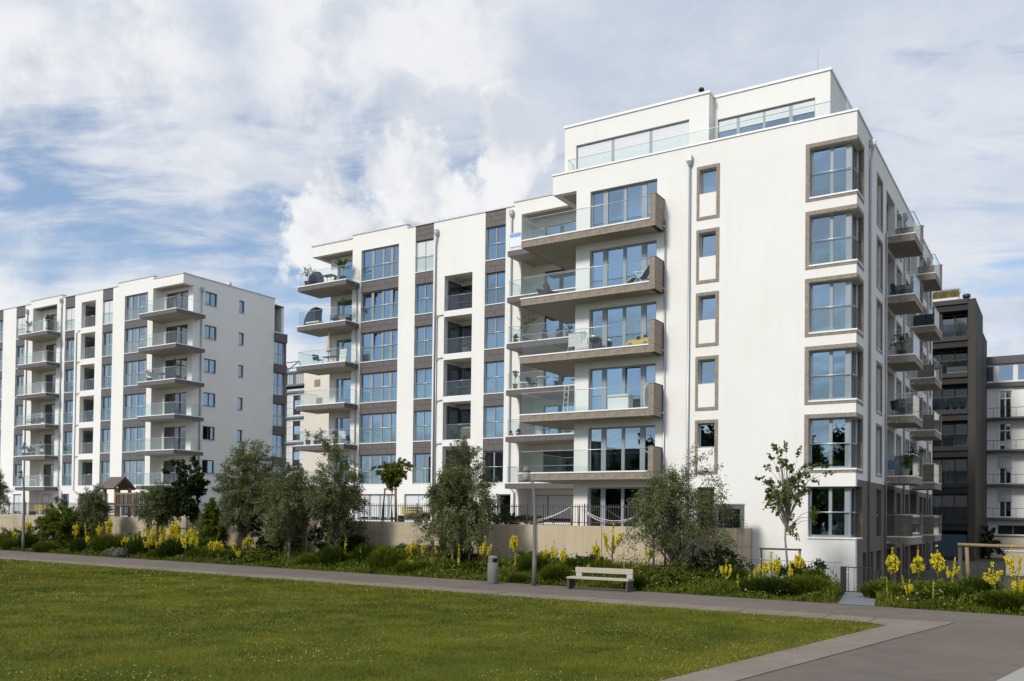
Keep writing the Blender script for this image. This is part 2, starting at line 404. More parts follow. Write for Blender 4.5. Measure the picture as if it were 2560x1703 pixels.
def cbox(name, mat, parent, w, d, h, loc):                 # shared boxes, cached by size
    k = (round(w, 3), round(d, 3), round(h, 3), mat)
    if k not in MC:
        MC[k] = MB().box(-w / 2, w / 2, -d / 2, d / 2, 0, h).mesh(name)
    return obj(name, MC[k], mat, parent, loc)
def bevel(o, w=0.01, seg=2):
    bm = bmesh.new(); bm.from_mesh(o.data)
    bmesh.ops.bevel(bm, geom=list(bm.edges), offset=w, segments=seg, affect='EDGES', clamp_overlap=True)
    bm.to_mesh(o.data); bm.free(); return o
def np_mesh(name, V, F, tint=None):
    V = np.asarray(V, dtype=np.float32); F = np.asarray(F, dtype=np.int32)
    me = bpy.data.meshes.new(name); k = F.shape[1]
    me.vertices.add(len(V)); me.vertices.foreach_set('co', V.ravel())
    me.loops.add(F.size); me.loops.foreach_set('vertex_index', F.ravel())
    me.polygons.add(len(F)); me.polygons.foreach_set('loop_start', np.arange(0, F.size, k, dtype=np.int32))
    me.update(calc_edges=True)
    if tint is not None:
        a = me.attributes.new('tint', 'FLOAT', 'POINT'); a.data.foreach_set('value', np.asarray(tint, dtype=np.float32))
    return me
# ---------------------------------------------------------------- building kit
class Bld:
    def __init__(s, name, label, u0, v0, z0=0.0):
        s.u0, s.v0 = u0, v0
        s.root = thing(name, label, 'building', W(u0, v0, 0), RZ)
    def X(s, u): return -(u - s.u0)
    def Y(s, v): return v - s.v0
    def bx(s, mb, u0, u1, v0, v1, z0, z1):
        return mb.box(s.X(u1), s.X(u0), s.Y(v0), s.Y(v1), z0, z1)
    def part(s, name, mat, boxes, parent=None):
        mb = MB()
        for q in boxes: s.bx(mb, *q)
        return mb.build(name, mat, parent or s.root)
    def wall(s, name, mat, plane, a0, a1, z0, z1, d0, d1, ops=(), parent=None):
        A = sorted({a0, a1} | {q for o in ops for q in o[:2] if a0 < q < a1})
        Z = sorted({z0, z1} | {q for o in ops for q in o[2:4] if z0 < q < z1})
        def solid(i, j):
            if i < 0 or j < 0 or i >= len(A) - 1 or j >= len(Z) - 1: return False
            ca, cz = (A[i] + A[i + 1]) / 2, (Z[j] + Z[j + 1]) / 2
            return not any(o[0] < ca < o[1] and o[2] < cz < o[3] for o in ops)
        P = (lambda a, d, z: (s.X(a), s.Y(d), z)) if plane == 'A' else (lambda a, d, z: (s.X(d), s.Y(a), z))
        mb = MB()
        for i in range(len(A) - 1):
            for j in range(len(Z) - 1):
                if not solid(i, j): continue
                a, b, c, d = A[i], A[i + 1], Z[j], Z[j + 1]
                mb.quad(P(a, d0, c), P(b, d0, c), P(b, d0, d), P(a, d0, d)); mb.quad(P(a, d1, c), P(a, d1, d), P(b, d1, d), P(b, d1, c))
                if not solid(i - 1, j): mb.quad(P(a, d0, c), P(a, d0, d), P(a, d1, d), P(a, d1, c))
                if not solid(i + 1, j): mb.quad(P(b, d0, c), P(b, d1, c), P(b, d1, d), P(b, d0, d))
                if not solid(i, j - 1): mb.quad(P(a, d0, c), P(a, d1, c), P(b, d1, c), P(b, d0, c))
                if not solid(i, j + 1): mb.quad(P(a, d0, d), P(b, d0, d), P(b, d1, d), P(a, d1, d))
        return mb.build(name, mat, parent or s.root, fix=True)

def curtain_mesh(w, h, sd=0):
    k = ('curtain', round(w, 2), round(h, 2), sd)
    if k not in MC:
        rng = random.Random(sd + 5); mb = MB(); n = max(8, int(w * 26)); ph = rng.random() * 6
        xs = [-w / 2 + w * i / n for i in range(n + 1)]
        ys = [0.025 * math.sin(i * 1.25 + ph) + 0.012 * math.sin(i * 2.9 + ph * 2) for i in range(n + 1)]
        for i in range(n): mb.quad((xs[i], ys[i], 0), (xs[i + 1], ys[i + 1], 0), (xs[i + 1], ys[i + 1], h), (xs[i], ys[i], h))
        MC[k] = mb.mesh('curtain', smooth=True)
    return MC[k]
WRNG = random.Random(11)
def window(b, a0, a1, z0, z1, d, plane='A', cuts=None, n=2, frame='frame_grey', rail=None, sill='coping', curtain=None, shutter=0.0, fb=0.07, mw=0.09, name='window', tilt=None, head=0.07, pane='pane'):
    """cuts: mullions as (lo, hi) along the wall; shutter: share of the height covered from the top"""
    w, h, m = a1 - a0, z1 - z0, (a0 + a1) / 2
    sg = -1.0 if plane == 'A' else 1.0
    if cuts is None:
        pw = (w - 2 * fb - (n - 1) * mw) / n
        bars = [(-w / 2 + fb + pw * (i + 1) + mw * i, -w / 2 + fb + pw * (i + 1) + mw * (i + 1)) for i in range(n - 1)]
    else:
        bars = sorted(tuple(sorted((sg * (p - m), sg * (q - m)))) for p, q in cuts)
    key = ('win', round(w, 3), round(h, 3), tuple((round(p, 3), round(q, 3)) for p, q in bars), frame, fb)
    if key not in MC:
        mb = MB()
        mb.box(-w / 2, -w / 2 + fb, 0, .08, 0, h); mb.box(w / 2 - fb, w / 2, 0, .08, 0, h)
        mb.box(-w / 2 + fb, w / 2 - fb, .002, .078, 0, fb); mb.box(-w / 2 + fb, w / 2 - fb, .002, .078, h - head, h)
        for p, q in bars: mb.box(p, q, .004, .076, fb, h - head)
        MC[key] = mb.mesh(name)
    if plane == 'A': o = obj(name, MC[key], frame, b.root, (b.X(m), b.Y(d), z0))
    else: o = obj(name, MC[key], frame, b.root, (b.X(d), b.Y(m), z0), math.pi / 2)
    ed = [-w / 2 + fb] + [x for p in bars for x in p] + [w / 2 - fb]
    for i in range(0, len(ed), 2):
        pw = ed[i + 1] - ed[i]
        p = cbox('pane', pane, o, pw, 0.02, h - fb - head, ((ed[i] + ed[i + 1]) / 2, 0.045, fb))
        p.rotation_euler = (WRNG.uniform(-.006, .006), 0, WRNG.uniform(-.006, .006))
        if tilt and i // 2 in tilt: p.rotation_euler = (R(-3.0), 0, 0); p.location.y = 0.03
        cur = curtain[i // 2 % len(curtain)] if isinstance(curtain, (list, tuple)) else curtain
        if cur:
            sd = WRNG.randrange(3); ww = pw * cur
            obj('curtain', curtain_mesh(ww, h - 0.2, sd), 'curtain', o, ((ed[i] + ed[i + 1]) / 2 + (pw - ww) / 2 * (1 if i else -1), 0.22, 0.06))
    if rail:
        if plane == 'A' or True:
            cbox('guard_pane', 'guard_pane', o, w - 0.04, 0.014, rail - 0.08, (0, -0.07, 0.06))
            mbk = ('rail', round(w, 3))
            if mbk not in MC: MC[mbk] = MB().tube([(-w / 2, -0.07, 0), (w / 2, -0.07, 0)], 0.022, 8).mesh('rail', True)
            obj('rail', MC[mbk], 'steel', o, (0, 0, rail))
    if sill: cbox('sill', sill, o, w, 0.20, 0.045, (0, -0.075, -0.05))
    if shutter:
        for i in range(0, len(ed), 2):
            pw = ed[i + 1] - ed[i]
            k = ('roll', round(pw, 3), round(h * shutter, 3))
            if k not in MC:
                mb = MB(); sh = h * shutter - head; ns = max(3, int(sh / 0.11))
                for q in range(ns): mb.box(-pw / 2, pw / 2, -0.008, 0.012, q * sh / ns, (q + 1) * sh / ns - 0.008)
                mb.box(-pw / 2, pw / 2, -0.002, 0.008, 0, sh)
                MC[k] = mb.mesh('roller_shutter')
            obj('roller_shutter', MC[k], 'shutter', o, ((ed[i] + ed[i + 1]) / 2, 0.012, h - h * shutter))
    return o

def spandrel(b, u0, u1, z0, z1, d, mat, rows=2, n=3, off=0.5):
    o = b.part('spandrel', 'joint', [(u0, u1, d + 0.03, d + 0.12, z0, z1)])
    h = (z1 - z0) / rows; w = (u1 - u0) / n
    for r in range(rows):
        e = [u0] + [u0 + w * (i + (off if r % 2 else 0.0)) for i in range(0 if r % 2 else 1, n)] + [u1]
        for i in range(len(e) - 1):
            if e[i + 1] - e[i] < 0.05: continue
            cbox('panel', mat, o, e[i + 1] - e[i] - 0.014, 0.03, h - 0.016, (b.X((e[i] + e[i + 1]) / 2), b.Y(d + 0.015), z0 + r * h + 0.008))
    return o

def run_glass(b, o, pts, z, h, joints, mat='balcony_glass', rail='steel', rr=0.014):
    """glass balustrade along straight runs (u0,v0)-(u1,v1)"""
    for (p, q), js in zip(zip(pts[:-1], pts[1:]), joints):
        L = math.hypot(q[0] - p[0], q[1] - p[1])
        e = [0] + [j for j in js] + [1]
        for i in range(len(e) - 1):
            l = (e[i + 1] - e[i]) * L - 0.02
            c = (e[i] + e[i + 1]) / 2
            u, v = p[0] + (q[0] - p[0]) * c, p[1] + (q[1] - p[1]) * c
            if abs(q[0] - p[0]) > abs(q[1] - p[1]): cbox('glass_panel', mat, o, l, 0.018, h, (b.X(u), b.Y(v), z))
            else: cbox('glass_panel', mat, o, 0.018, l, h, (b.X(u), b.Y(v), z))
        k = ('hr', round(L, 2), rr)
        ang = math.atan2(b.Y(q[1]) - b.Y(p[1]), b.X(q[0]) - b.X(p[0]))
        if k not in MC: MC[k] = MB().tube([(0, 0, 0), (L, 0, 0)], rr, 6).mesh('top_rail', True)
        obj('top_rail', MC[k], rail, o, (b.X(p[0]), b.Y(p[1]), z + h), ang)

def balcony(b, u0, u1, v0, v1, z, fmat, nf=4, ns=2, th=0.33, gh=1.0, glassrun=None, joints=None, left=False):
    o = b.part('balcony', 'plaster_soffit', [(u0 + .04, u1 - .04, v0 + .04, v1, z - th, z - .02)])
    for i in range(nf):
        w = (u1 - u0) / nf
        cbox('fascia_panel', fmat, o, w - 0.012, 0.036, th - .012, (b.X(u0 + w * (i + .5)), b.Y(v0 + .018), z - th - .012))
    for i in range(ns):
        w = (v1 - v0 - .04) / ns
        for uu in ([u0 + .018, u1 - .018] if left else [u0 + .018]):
            cbox('fascia_panel', fmat, o, 0.036, w - 0.012, th - .014, (b.X(uu), b.Y(v0 + .04 + w * (i + .5)), z - th - .012))
    cp = MB(); b.bx(cp, u0 - .02, u1 + .02, v0 - .02, v0 + .14, z - .02, z + .045); b.bx(cp, u0 - .02, u0 + .14, v0 + .14, v1, z - .02, z + .043)
    if left: b.bx(cp, u1 - .14, u1 + .02, v0 + .14, v1, z - .02, z + .043)
    cp.build('edge_coping', 'coping', o)
    run = glassrun or [(u1 - .08, v1), (u1 - .08, v0 + .08), (u0 + .08, v0 + .08), (u0 + .08, v1)]
    js = joints or [[], [0.25, 0.5, 0.75], []]
    run_glass(b, o, run, z + .05, gh, js)
    return o

def pipe(b, pts, r=0.05, name='downpipe', mat='zinc', hopper=None, parent=None):
    o = MB().tube([(b.X(u), b.Y(v), z) for u, v, z in pts], r, 8).build(name, mat, parent or b.root, True)
    if hopper:
        u, v, z = hopper
        mb = MB(); x, y = b.X(u), b.Y(v)
        mb.box(x - .125, x + .125, y - .10, y + .10, z - .02, z + .24)
        q = [(-.125, -.10), (.125, -.10), (.125, .10), (-.125, .10)]
        for i in range(4):
            a, c = q[i], q[(i + 1) % 4]
            mb.quad((x + a[0], y + a[1], z - .02), (x + c[0], y + c[1], z - .02), (x + c[0] * .35, y + c[1] * .35, z - .25), (x + a[0] * .35, y + a[1] * .35, z - .25))
        mb.build('hopper', mat, o)
    return o

def recess(b, name, mat, plane, a0, a1, z0, z1, d0, d1, parent=None, floor='plaster_soffit'):
    """loggia lining: back wall, cheeks, floor, ceiling just behind an opening"""
    mb = MB(); t = 0.12
    def bb(p0, p1, q0, q1, r0, r1):
        if plane == 'A': b.bx(mb, p0, p1, q0, q1, r0, r1)
        else: b.bx(mb, q0, q1, p0, p1, r0, r1)
    bb(a0 - t, a0, d0, d1, z0 - t, z1 + t); bb(a1, a1 + t, d0, d1, z0 - t, z1 + t)
    bb(a0, a1, d0, d1, z1, z1 + t); bb(a0, a1, d0, d1, z0 - t, z0)
    return mb.build(name, mat, parent or b.root)

# ================================================================ CORNER BLOCK
F = [1.87, 4.85, 7.83, 10.82, 13.79, 16.78]
b = Bld('corner_apartment_block', 'white apartment block with stone framed windows, wrap-around balconies and set-back roof storey', 0, 0)
BLK = b
ops = []
for k in range(6):
    f = F[k]
    ops.append((-0.5, 1.98, f + .04, f + 2.26))
    ops.append((6.21, 7.03, (f + 1.12) if k else 2.0, f + 2.27))
    ops.append((9.16, 12.76, f + .06 if k else 1.95, f + 2.29))
b.wall('front_wall', 'plaster', 'A', 0, 13.55, -1.0, 19.27, 0, .35, ops)
b.wall('parapet_wall', 'plaster', 'A', 0, 14.93, 19.27, 20.26, 0, .35)
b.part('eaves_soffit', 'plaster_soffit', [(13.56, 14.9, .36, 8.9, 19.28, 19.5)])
b.part('eaves_side', 'plaster', [(14.58, 14.93, .36, 9.0, 19.275, 20.26)])
b.part('left_wall', 'plaster', [(13.2, 13.55, .36, 9.3, -1, 19.26)])
sops_hi, sops_lo = [], []
cols = [(4.85, 6.12), (10.72, 12.05), (13.62, 14.98), (19.3, 20.6), (21.0, 22.2), (23.3, 24.6)]
for k in range(6):
    f = F[k]; dst = sops_hi if k else sops_lo
    dst.append((0, 1.36, f + .04, f + 2.26))
    for a0, a1 in cols: dst.append((a0, a1, f + .06, f + 2.28))
    dst.append((7.36, 9.98, f + .02, f + 2.42)); dst.append((15.5, 18.1, f + .02, f + 2.42))
b.wall('side_wall', 'plaster', 'B', .352, 25.5, 4.44, 20.26, 0, .35, sops_hi)
for a0, a1 in cols + [(1.55, 2.4), (3.2, 4.1), (7.4, 9.9), (15.6, 18.0)]: sops_lo.append((a0, a1, -1.0, 1.25))
b.wall('brick_base', 'brick', 'B', .352, 25.5, -1.0, 4.438, -.015, .35, sops_lo)
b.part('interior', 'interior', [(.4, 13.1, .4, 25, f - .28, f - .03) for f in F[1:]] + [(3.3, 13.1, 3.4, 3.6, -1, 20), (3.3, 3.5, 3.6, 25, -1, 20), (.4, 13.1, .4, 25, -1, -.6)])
b.part('roof', 'slate', [(.36, 14.57, .36, 25.2, 19.6, 19.9)])
b.part('back_wall', 'plaster', [(.36, 13.2, 25.15, 25.5, -1, 20.26)])
cp = MB()
b.bx(cp, -.05, 14.98, -.05, .40, 20.262, 20.345); b.bx(cp, -.05, .40, .40, 25.5, 20.262, 20.343); b.bx(cp, 14.53, 14.98, .40, 9.0, 20.262, 20.343)
cp.build('parapet_coping', 'coping', b.root)
# corner bays
for k in range(6):
    f = F[k]
    z0, z1 = f + .04, f + 2.26
    wd = window(b, .30, 1.98, z0 + .03, z1, .26, cuts=[(1.02, 1.16)], rail=1.08, n=2, curtain=[.0, .0] if k in (0, 1, 5) else ([1.0, 1.0] if k == 2 else [0, .55]), fb=.09, name='corner_window')
    window(b, .42, 1.36, z0 + .03, z1, .26, plane='B', n=1, rail=1.08, fb=.09, name='corner_window')
    post = MB(); b.bx(post, .262, .50, .27, .42, z0 + .03, z1); post.build('corner_post', 'frame_grey', b.root)
    sl = MB(); b.bx(sl, -.04, 1.98, -.05, .25, z0 - .045, z0 + .02); b.bx(sl, -.04, .25, .25, 1.36, z0 - .045, z0 + .019); sl.build('bay_sill', 'coping', b.root)
    if k:
        fr = MB(); e = .022
        b.bx(fr, 1.98, 2.15, -e, .20, f - .12, f + 2.44); b.bx(fr, -e, 1.98, -e, .25, z1 + .002, f + 2.44); b.bx(fr, -e, 1.98, -e, .02, f - .12, z0 - .047)
        b.bx(fr, -e, .25, .25, 1.36, z1 + .002, f + 2.438); b.bx(fr, -e, .20, 1.36, 1.52, f - .12, f + 2.44); b.bx(fr, -e, .02, .021, 1.36, f - .12, z0 - .047)
        fr.build('stone_surround', 'stone', b.root)
# narrow framed windows
for k in range(1, 6):
    f = F[k]
    window(b, 6.21, 7.03, f + 1.12, f + 2.27, .20, n=1, fb=.07, tilt=[0] if k in (2, 3, 4) else None)
    e = .025; fr = MB()
    zt, zb = f + 2.42, f - .12
    b.bx(fr, 7.03, 7.16, -e, .06, zb, zt); b.bx(fr, 6.05, 6.21, -e, .06, zb, zt)
    b.bx(fr, 6.211, 7.029, -e, .06, f + 2.272, zt); b.bx(fr, 6.211, 7.029, -e, .02, zb, zb + .15)
    fr.build('stone_surround', 'stone', b.root)
window(b, 6.21, 7.03, 2.0, F[0] + 2.27, .20, n=1, fb=.07)
# large balcony windows
bars = [(11.85, 12.11), (10.83, 11.0), (9.75, 10.02)]
for k in range(6):
    f = F[k]
    window(b, 9.16, 12.76, f + .06 if k else 1.95, f + 2.29, .17, cuts=bars, sill=None, fb=.08, tilt=[2] if k == 2 else None, curtain={1: [.5, 0, 0, .3], 2: [.9, .25, 0, .9], 3: [0, 0, .5, .8], 4: [.7, 0, 0, .3], 5: [0, .3, .3, 0]}.get(k, None))
# wrap-around balconies
for k in range(1, 6):
    f = F[k]
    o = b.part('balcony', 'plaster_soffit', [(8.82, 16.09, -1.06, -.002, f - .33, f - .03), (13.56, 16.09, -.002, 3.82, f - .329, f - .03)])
    e = [9.05, 10.1, 11.15, 12.2, 13.2, 14.2, 15.2, 15.85, 16.13]
    for i in range(len(e) - 1):
        cbox('fascia_stone', 'stone', o, e[i + 1] - e[i] - .006, .036, .335, (b.X((e[i] + e[i + 1]) / 2), b.Y(-1.082), f - .345))
    for i in range(4):
        cbox('fascia_stone', 'stone', o, .036, 1.22, .33, (b.X(16.112), b.Y(-1.06 + 1.225 * (i + .5)), f - .345))
    cbox('fascia_stone', 'stone', o, 2.5, .036, .33, (b.X(14.85), b.Y(3.84), f - .345))
    pr = b.part('end_pier', 'joint', [(8.83, 9.02, -1.05, -.01, f - .34, f + 1.16)], o)
    for j, (za, zb) in enumerate(((f - .345, f + .02), (f + .026, f + .56), (f + .566, f + 1.15))):
        cbox('stone_panel', 'stone', pr, .27, .045, zb - za, (b.X(8.915), b.Y(-1.075), za))
        for q in range(2): cbox('stone_panel', 'stone', pr, .05, .515, zb - za - .004, (b.X(8.80), b.Y(-1.05 + .52 * (q + .5)), za + .002))
        cbox('stone_panel', 'stone', pr, .03, 1.03, zb - za - .006, (b.X(9.035), b.Y(-.53), za + .003))
    cbox('pier_cap', 'stone', pr, .32, 1.12, .035, (b.X(8.915), b.Y(-.55), f + 1.162))
    cp = MB(); b.bx(cp, 9.06, 16.16, -1.13, -.93, f - .008, f + .055); b.bx(cp, 15.98, 16.16, -.93, 3.87, f - .008, f + .054); cp.build('edge_coping', 'coping', o)
    b.part('floor_deck', 'slab', [(9.06, 15.97, -.92, -.003, f - .028, f + .012), (13.57, 15.97, -.003, 3.8, f - .028, f + .011)], o)
    run_glass(b, o, [(9.06, -1.03), (16.05, -1.03), (16.05, 3.80), (13.57, 3.80)], f + .06, 1.06, [[.163, .492, .822], [.33, .66], [.5]], rr=.018)
    # drain spout to the pipe
    pipe(b, [(8.93, -.25, f - .12), (8.72, -.2, f - .14), (8.70, -.07, f - .22)], .028, 'drain_spout', 'steel', parent=o)
pipe(b, [(7.49, -.07, 19.35), (7.49, -.07, 3.0), (7.49, -.07, -.3)], .055, hopper=(7.49, -.13, 19.55))
pipe(b, [(8.70, -.06, 16.95), (8.70, -.06, 1.0), (8.70, -.06, -.3)], .045)
pipe(b, [(-.13, 2.8, 19.5), (-.13, 2.75, 19.3), (-.07, 2.73, 19.0), (-.07, 2.73, -.8)], .055, hopper=(-.13, 2.8, 19.75))
pipe(b, [(-.07, 7.1, 17.0), (-.07, 7.1, -.8)], .045)
pipe(b, [(-.07, 12.85, 19.2), (-.07, 12.85, -.8)], .055, hopper=(-.13, 12.85, 19.4))
pipe(b, [(-.07, 22.7, 19.2), (-.07, 22.7, -.8)], .055, hopper=(-.13, 22.7, 19.4))
# side windows, loggias, side balconies
for k in range(6):
    f = F[k]
    for j, (a0, a1) in enumerate(cols):
        window(b, a0, a1, f + .06, f + 2.28, .20, plane='B', n=1, frame='frame_dark', pane='pane_shade', sill='coping_grey', rail=1.0 if j == 0 else None, curtain=.7 if (k + j) % 3 == 0 else None)
        if k:
            e = .02; mb = MB()
            b.bx(mb, -e, .05, a0 - .16, a0, f - .08, f + 2.42); b.bx(mb, -e, .05, a1, a1 + .16, f - .08, f + 2.42)
            b.bx(mb, -e, .05, a0, a1, f + 2.285, f + 2.42); b.bx(mb, -e, .02, a0, a1, f - .08, f - .01)
            mb.build('stone_surround', 'stone', b.root)
    for a0, a1 in ((7.36, 9.98), (15.5, 18.1)):
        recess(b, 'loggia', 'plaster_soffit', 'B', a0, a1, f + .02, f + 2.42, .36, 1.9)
        window(b, a0 + .2, a1 - .2, f + .05, f + 2.3, 1.75, plane='B', n=2, frame='frame_dark', sill=None, pane='pane_shade')
        v0, v1 = (7.27, 10.35) if a0 < 10 else (15.5, 18.6)
        o = b.part('balcony', 'plaster_soffit', [(-1.27, -.02, v0 + .04, v1 - .04, f - .33, f - .01)])
        for i in range(2): cbox('fascia_stone', 'stone', o, .62, .036, .34, (b.X(-.02 - .64 * (i + .5)), b.Y(v0 + .018), f - .345))
        for i in range(3): cbox('fascia_stone', 'stone', o, .036, (v1 - v0) / 3 - .008, .34, (b.X(-1.292), b.Y(v0 + (v1 - v0) / 3 * (i + .5)), f - .345))
        cp = MB(); b.bx(cp, -1.33, -.005, v0 - .02, v0 + .14, f - .005, f + .05); b.bx(cp, -1.33, -1.18, v0 + .14, v1 - .27, f - .005, f + .049); cp.build('edge_coping', 'coping', o)
        cbox('end_pier', 'stone', o, 1.31, .25, 1.16, (b.X(-.66), b.Y(v1 - .125), f))
        cbox('pier_cap', 'stone', o, 1.36, .30, .03, (b.X(-.66), b.Y(v1 - .125), f + 1.161))
        run_glass(b, o, [(-.03, v0 + .08), (-1.25, v0 + .08), (-1.25, v1 - .27)], f + .05, 1.05, [[], [.5]], rr=.022)
        pipe(b, [(-.35, v0 + .1, f - .16), (-.1, v0 - .1, f - .30), (-.07, v0 - .17, f - .36)], .025, 'drain_spout', 'steel', parent=o)
# roof storey
b.wall('roof_storey_wall', 'plaster', 'A', 6.95, 14.8, 19.9, 23.1, 1.0, 1.3, [(7.95, 14.13, 20.3, 22.07)])
b.wall('roof_storey_wall', 'plaster', 'A', 1.48, 6.95, 19.9, 23.1, 1.65, 1.95, [(2.15, 6.75, 20.3, 22.02)])
b.part('roof_storey_side', 'plaster', [(1.48, 1.78, 1.96, 3.6, 19.9, 23.1), (1.48, 1.78, 4.5, 9, 19.9, 23.1), (1.481, 1.78, 3.6, 4.5, 22.0, 23.1), (14.5, 14.8, 1.31, 9, 19.9, 23.1), (6.95, 7.2, 1.31, 1.66, 19.9, 23.1), (1.79, 14.5, 8.7, 9, 19.9, 23.1)])
b.part('roof_storey_roof', 'slate', [(1.79, 14.49, 1.96, 8.69, 22.85, 22.95), (7.2, 14.49, 1.31, 1.96, 22.851, 22.951)])
b.part('roof_storey_core', 'interior', [(2.0, 14.3, 4.5, 4.6, 19.9, 22.8)])
window(b, 3.62, 4.48, 20.0, 21.98, 1.62, plane='B', n=1, sill=None)
window(b, 7.95, 14.13, 20.3, 22.07, 1.12, cuts=[(9.9, 10.07), (11.98, 12.15)], sill=None, shutter=.86, fb=.05)
window(b, 2.15, 6.75, 20.3, 22.02, 1.76, cuts=[(3.18, 3.36), (4.45, 4.58), (5.68, 5.84)], sill=None, fb=.05, shutter=.34)
cp = MB(); b.bx(cp, 6.89, 14.86, .94, 1.36, 23.102, 23.21); b.bx(cp, 1.42, 6.89, 1.59, 2.0, 23.102, 23.208); b.bx(cp, 1.42, 1.84, 2.0, 9.05, 23.102, 23.207); b.bx(cp, 14.45, 14.86, 1.36, 9.05, 23.102, 23.206); b.bx(cp, 6.89, 7.26, 1.36, 2.0, 23.103, 23.205)
cp.build('roof_coping', 'coping', b.root)
rg = b.part('terrace_balustrade', 'coping', [(.42, 14.4, .36, .42, 20.0, 20.3)])
run_glass(b, rg, [(14.3, 1.0), (14.3, .46), (.55, .46), (.55, 8.5)], 20.3, .83, [[], [i / 11 for i in range(1, 11)], [.2, .4, .6, .8]], rr=.014)
vt = MB().tube([(b.X(8.4), b.Y(3.9), 22.9), (b.X(8.4), b.Y(3.9), 24.75)], .07).tube([(b.X(8.4), b.Y(3.9), 24.78), (b.X(8.4), b.Y(3.9), 24.90)], [.16, .12], 10); vt.build('roof_vent', 'iron', b.root, True)
MB().tube([(b.X(2.4), b.Y(3.2), 23), (b.X(2.4), b.Y(3.2), 25.0)], [.008, .005], 5).build('lightning_rod', 'iron', b.root)
b.part('chimney', 'plaster', [(1.0, 1.9, 14.5, 15.4, 19.9, 21.9), (.95, 1.95, 14.45, 15.45, 21.902, 22.0)])

# ================================================================ WING (set back)
WZ = [4.85, 7.80, 10.74, 13.69, 16.63, 19.58]
b = Bld('apartment_wing', 'long white apartment wing with brown cladding bands, set back behind the corner block', 27, 9)
WNG = b
V = 9.0
c4, c2l, c2r = (32.42, 35.90), (29.36, 30.95), (23.50, 25.10)
lg = (26.10, 28.40)
ops = [(c4[0], c4[1], WZ[0], 21.83), (c2l[0], c2l[1], WZ[0], 30), (c2r[0], c2r[1], WZ[0], 30), (14.2, 22.30, 2.3, 22.2)]
LZ = [(4.8, 7.36), (7.72, 10.35), (10.67, 13.24), (13.56, 16.18), (16.49, 18.98)]
ops += [(lg[0], lg[1], p, q) for p, q in LZ]
ops += [(32.42, 35.9, 2.3, 4.14), (29.34, 31.65, 2.3, 4.13), (22.9, 23.95, 2.3, 4.1), (26.2, 27.6, 2.3, 4.1)]
b.wall('front_wall', 'plaster', 'A', 13.56, 36.75, -1.0, 22.80, V, V + .35, ops)
b.part('raised_parapet', 'plaster', [(31.7, 36.75, V, V + .35, 22.802, 23.05), (13.56, 22.85, V, V + .35, 22.803, 23.05)])
b.wall('corner_wall', 'plaster', 'A', 36.751, 39.8, -1.0, 22.02, V + 1.0, V + 1.35, [(36.95, 39.15, z - .05, z + 2.12) for z in WZ] + [(36.95, 39.15, 2.3, 4.1)])
b.part('corner_cheek', 'plaster', [(36.40, 36.75, V + .351, V + 1.0, -1, 22.02)])
b.part('left_wall', 'plaster', [(39.45, 39.8, V + 1.36, 21, -1, 22.02)])
b.part('corner_eaves', 'plaster', [(36.751, 40.83, V, V + .35, 22.03, 22.82), (40.48, 40.83, V + .351, 14, 22.03, 22.82)])
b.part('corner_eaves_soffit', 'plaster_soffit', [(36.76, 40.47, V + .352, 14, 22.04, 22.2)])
b.part('roof', 'slate', [(13.6, 39.7, V + .36, 21, 22.3, 22.5)])
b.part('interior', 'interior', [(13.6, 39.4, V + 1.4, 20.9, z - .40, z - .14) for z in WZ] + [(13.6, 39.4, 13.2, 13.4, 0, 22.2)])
b.part('back_wall', 'plaster', [(13.6, 39.4, 20.7, 21, -1, 22.3)])
cp = MB()
b.bx(cp, 22.86, 31.69, V - .05, V + .4, 22.803, 22.87); b.bx(cp, 31.65, 36.80, V - .05, V + .4, 23.052, 23.13); b.bx(cp, 36.81, 40.88, V - .05, V + .4, 22.822, 22.91); b.bx(cp, 13.5, 22.90, V - .05, V + .4, 23.053, 23.13)
cp.build('parapet_coping', 'coping_grey', b.root)
ccut4 = [(34.79, 35.03), (33.86, 34.03), (33.05, 33.28)]
CUR4 = {5: None, 4: [0, .8, 0, .7], 3: [.6, .9, .9, .8], 2: [.9, 0, .8, .9], 1: [.9, .9, .8, 1], 0: [0, .5, 0, 0]}
for k, z in enumerate(WZ):
    window(b, c4[0], c4[1], z, z + (2.25 if k == 5 else 2.10), V + .16, cuts=ccut4, rail=1.05, curtain=CUR4[k], tilt=[0, 1, 3] if k == 4 else ([1] if k == 3 else None))
    for c, nm in ((c2l, 0), (c2r, 1)):
        top = z + (2.17 if k == 5 else 2.08)
        window(b, c[0], c[1], z, top, V + .16, n=2, rail=1.05, curtain=[[.4, 0], [.8, .9], [1, .9], [.9, 1], [0, .3], None][k], shutter=.97 if (k == 5 and nm == 0) else 0)
        zt = WZ[k + 1] - .06 if k < 5 else 22.80
        spandrel(b, c[0] + .003, c[1] - .003, top + .01, zt, V + .03, 'cladding', 2 if k < 5 else 3, 2)
    if k < 5: spandrel(b, c4[0] + .003, c4[1] - .003, z + 2.11, WZ[k + 1] - .06, V + .03, 'cladding', 2, 4)
    # corner doors
    window(b, 36.95, 39.15, z - .05, z + 2.12, V + 1.12, cuts=[(38.55, 38.75), (37.55, 37.68)], sill=None, curtain=[0, .4, 0] if k % 2 else None)
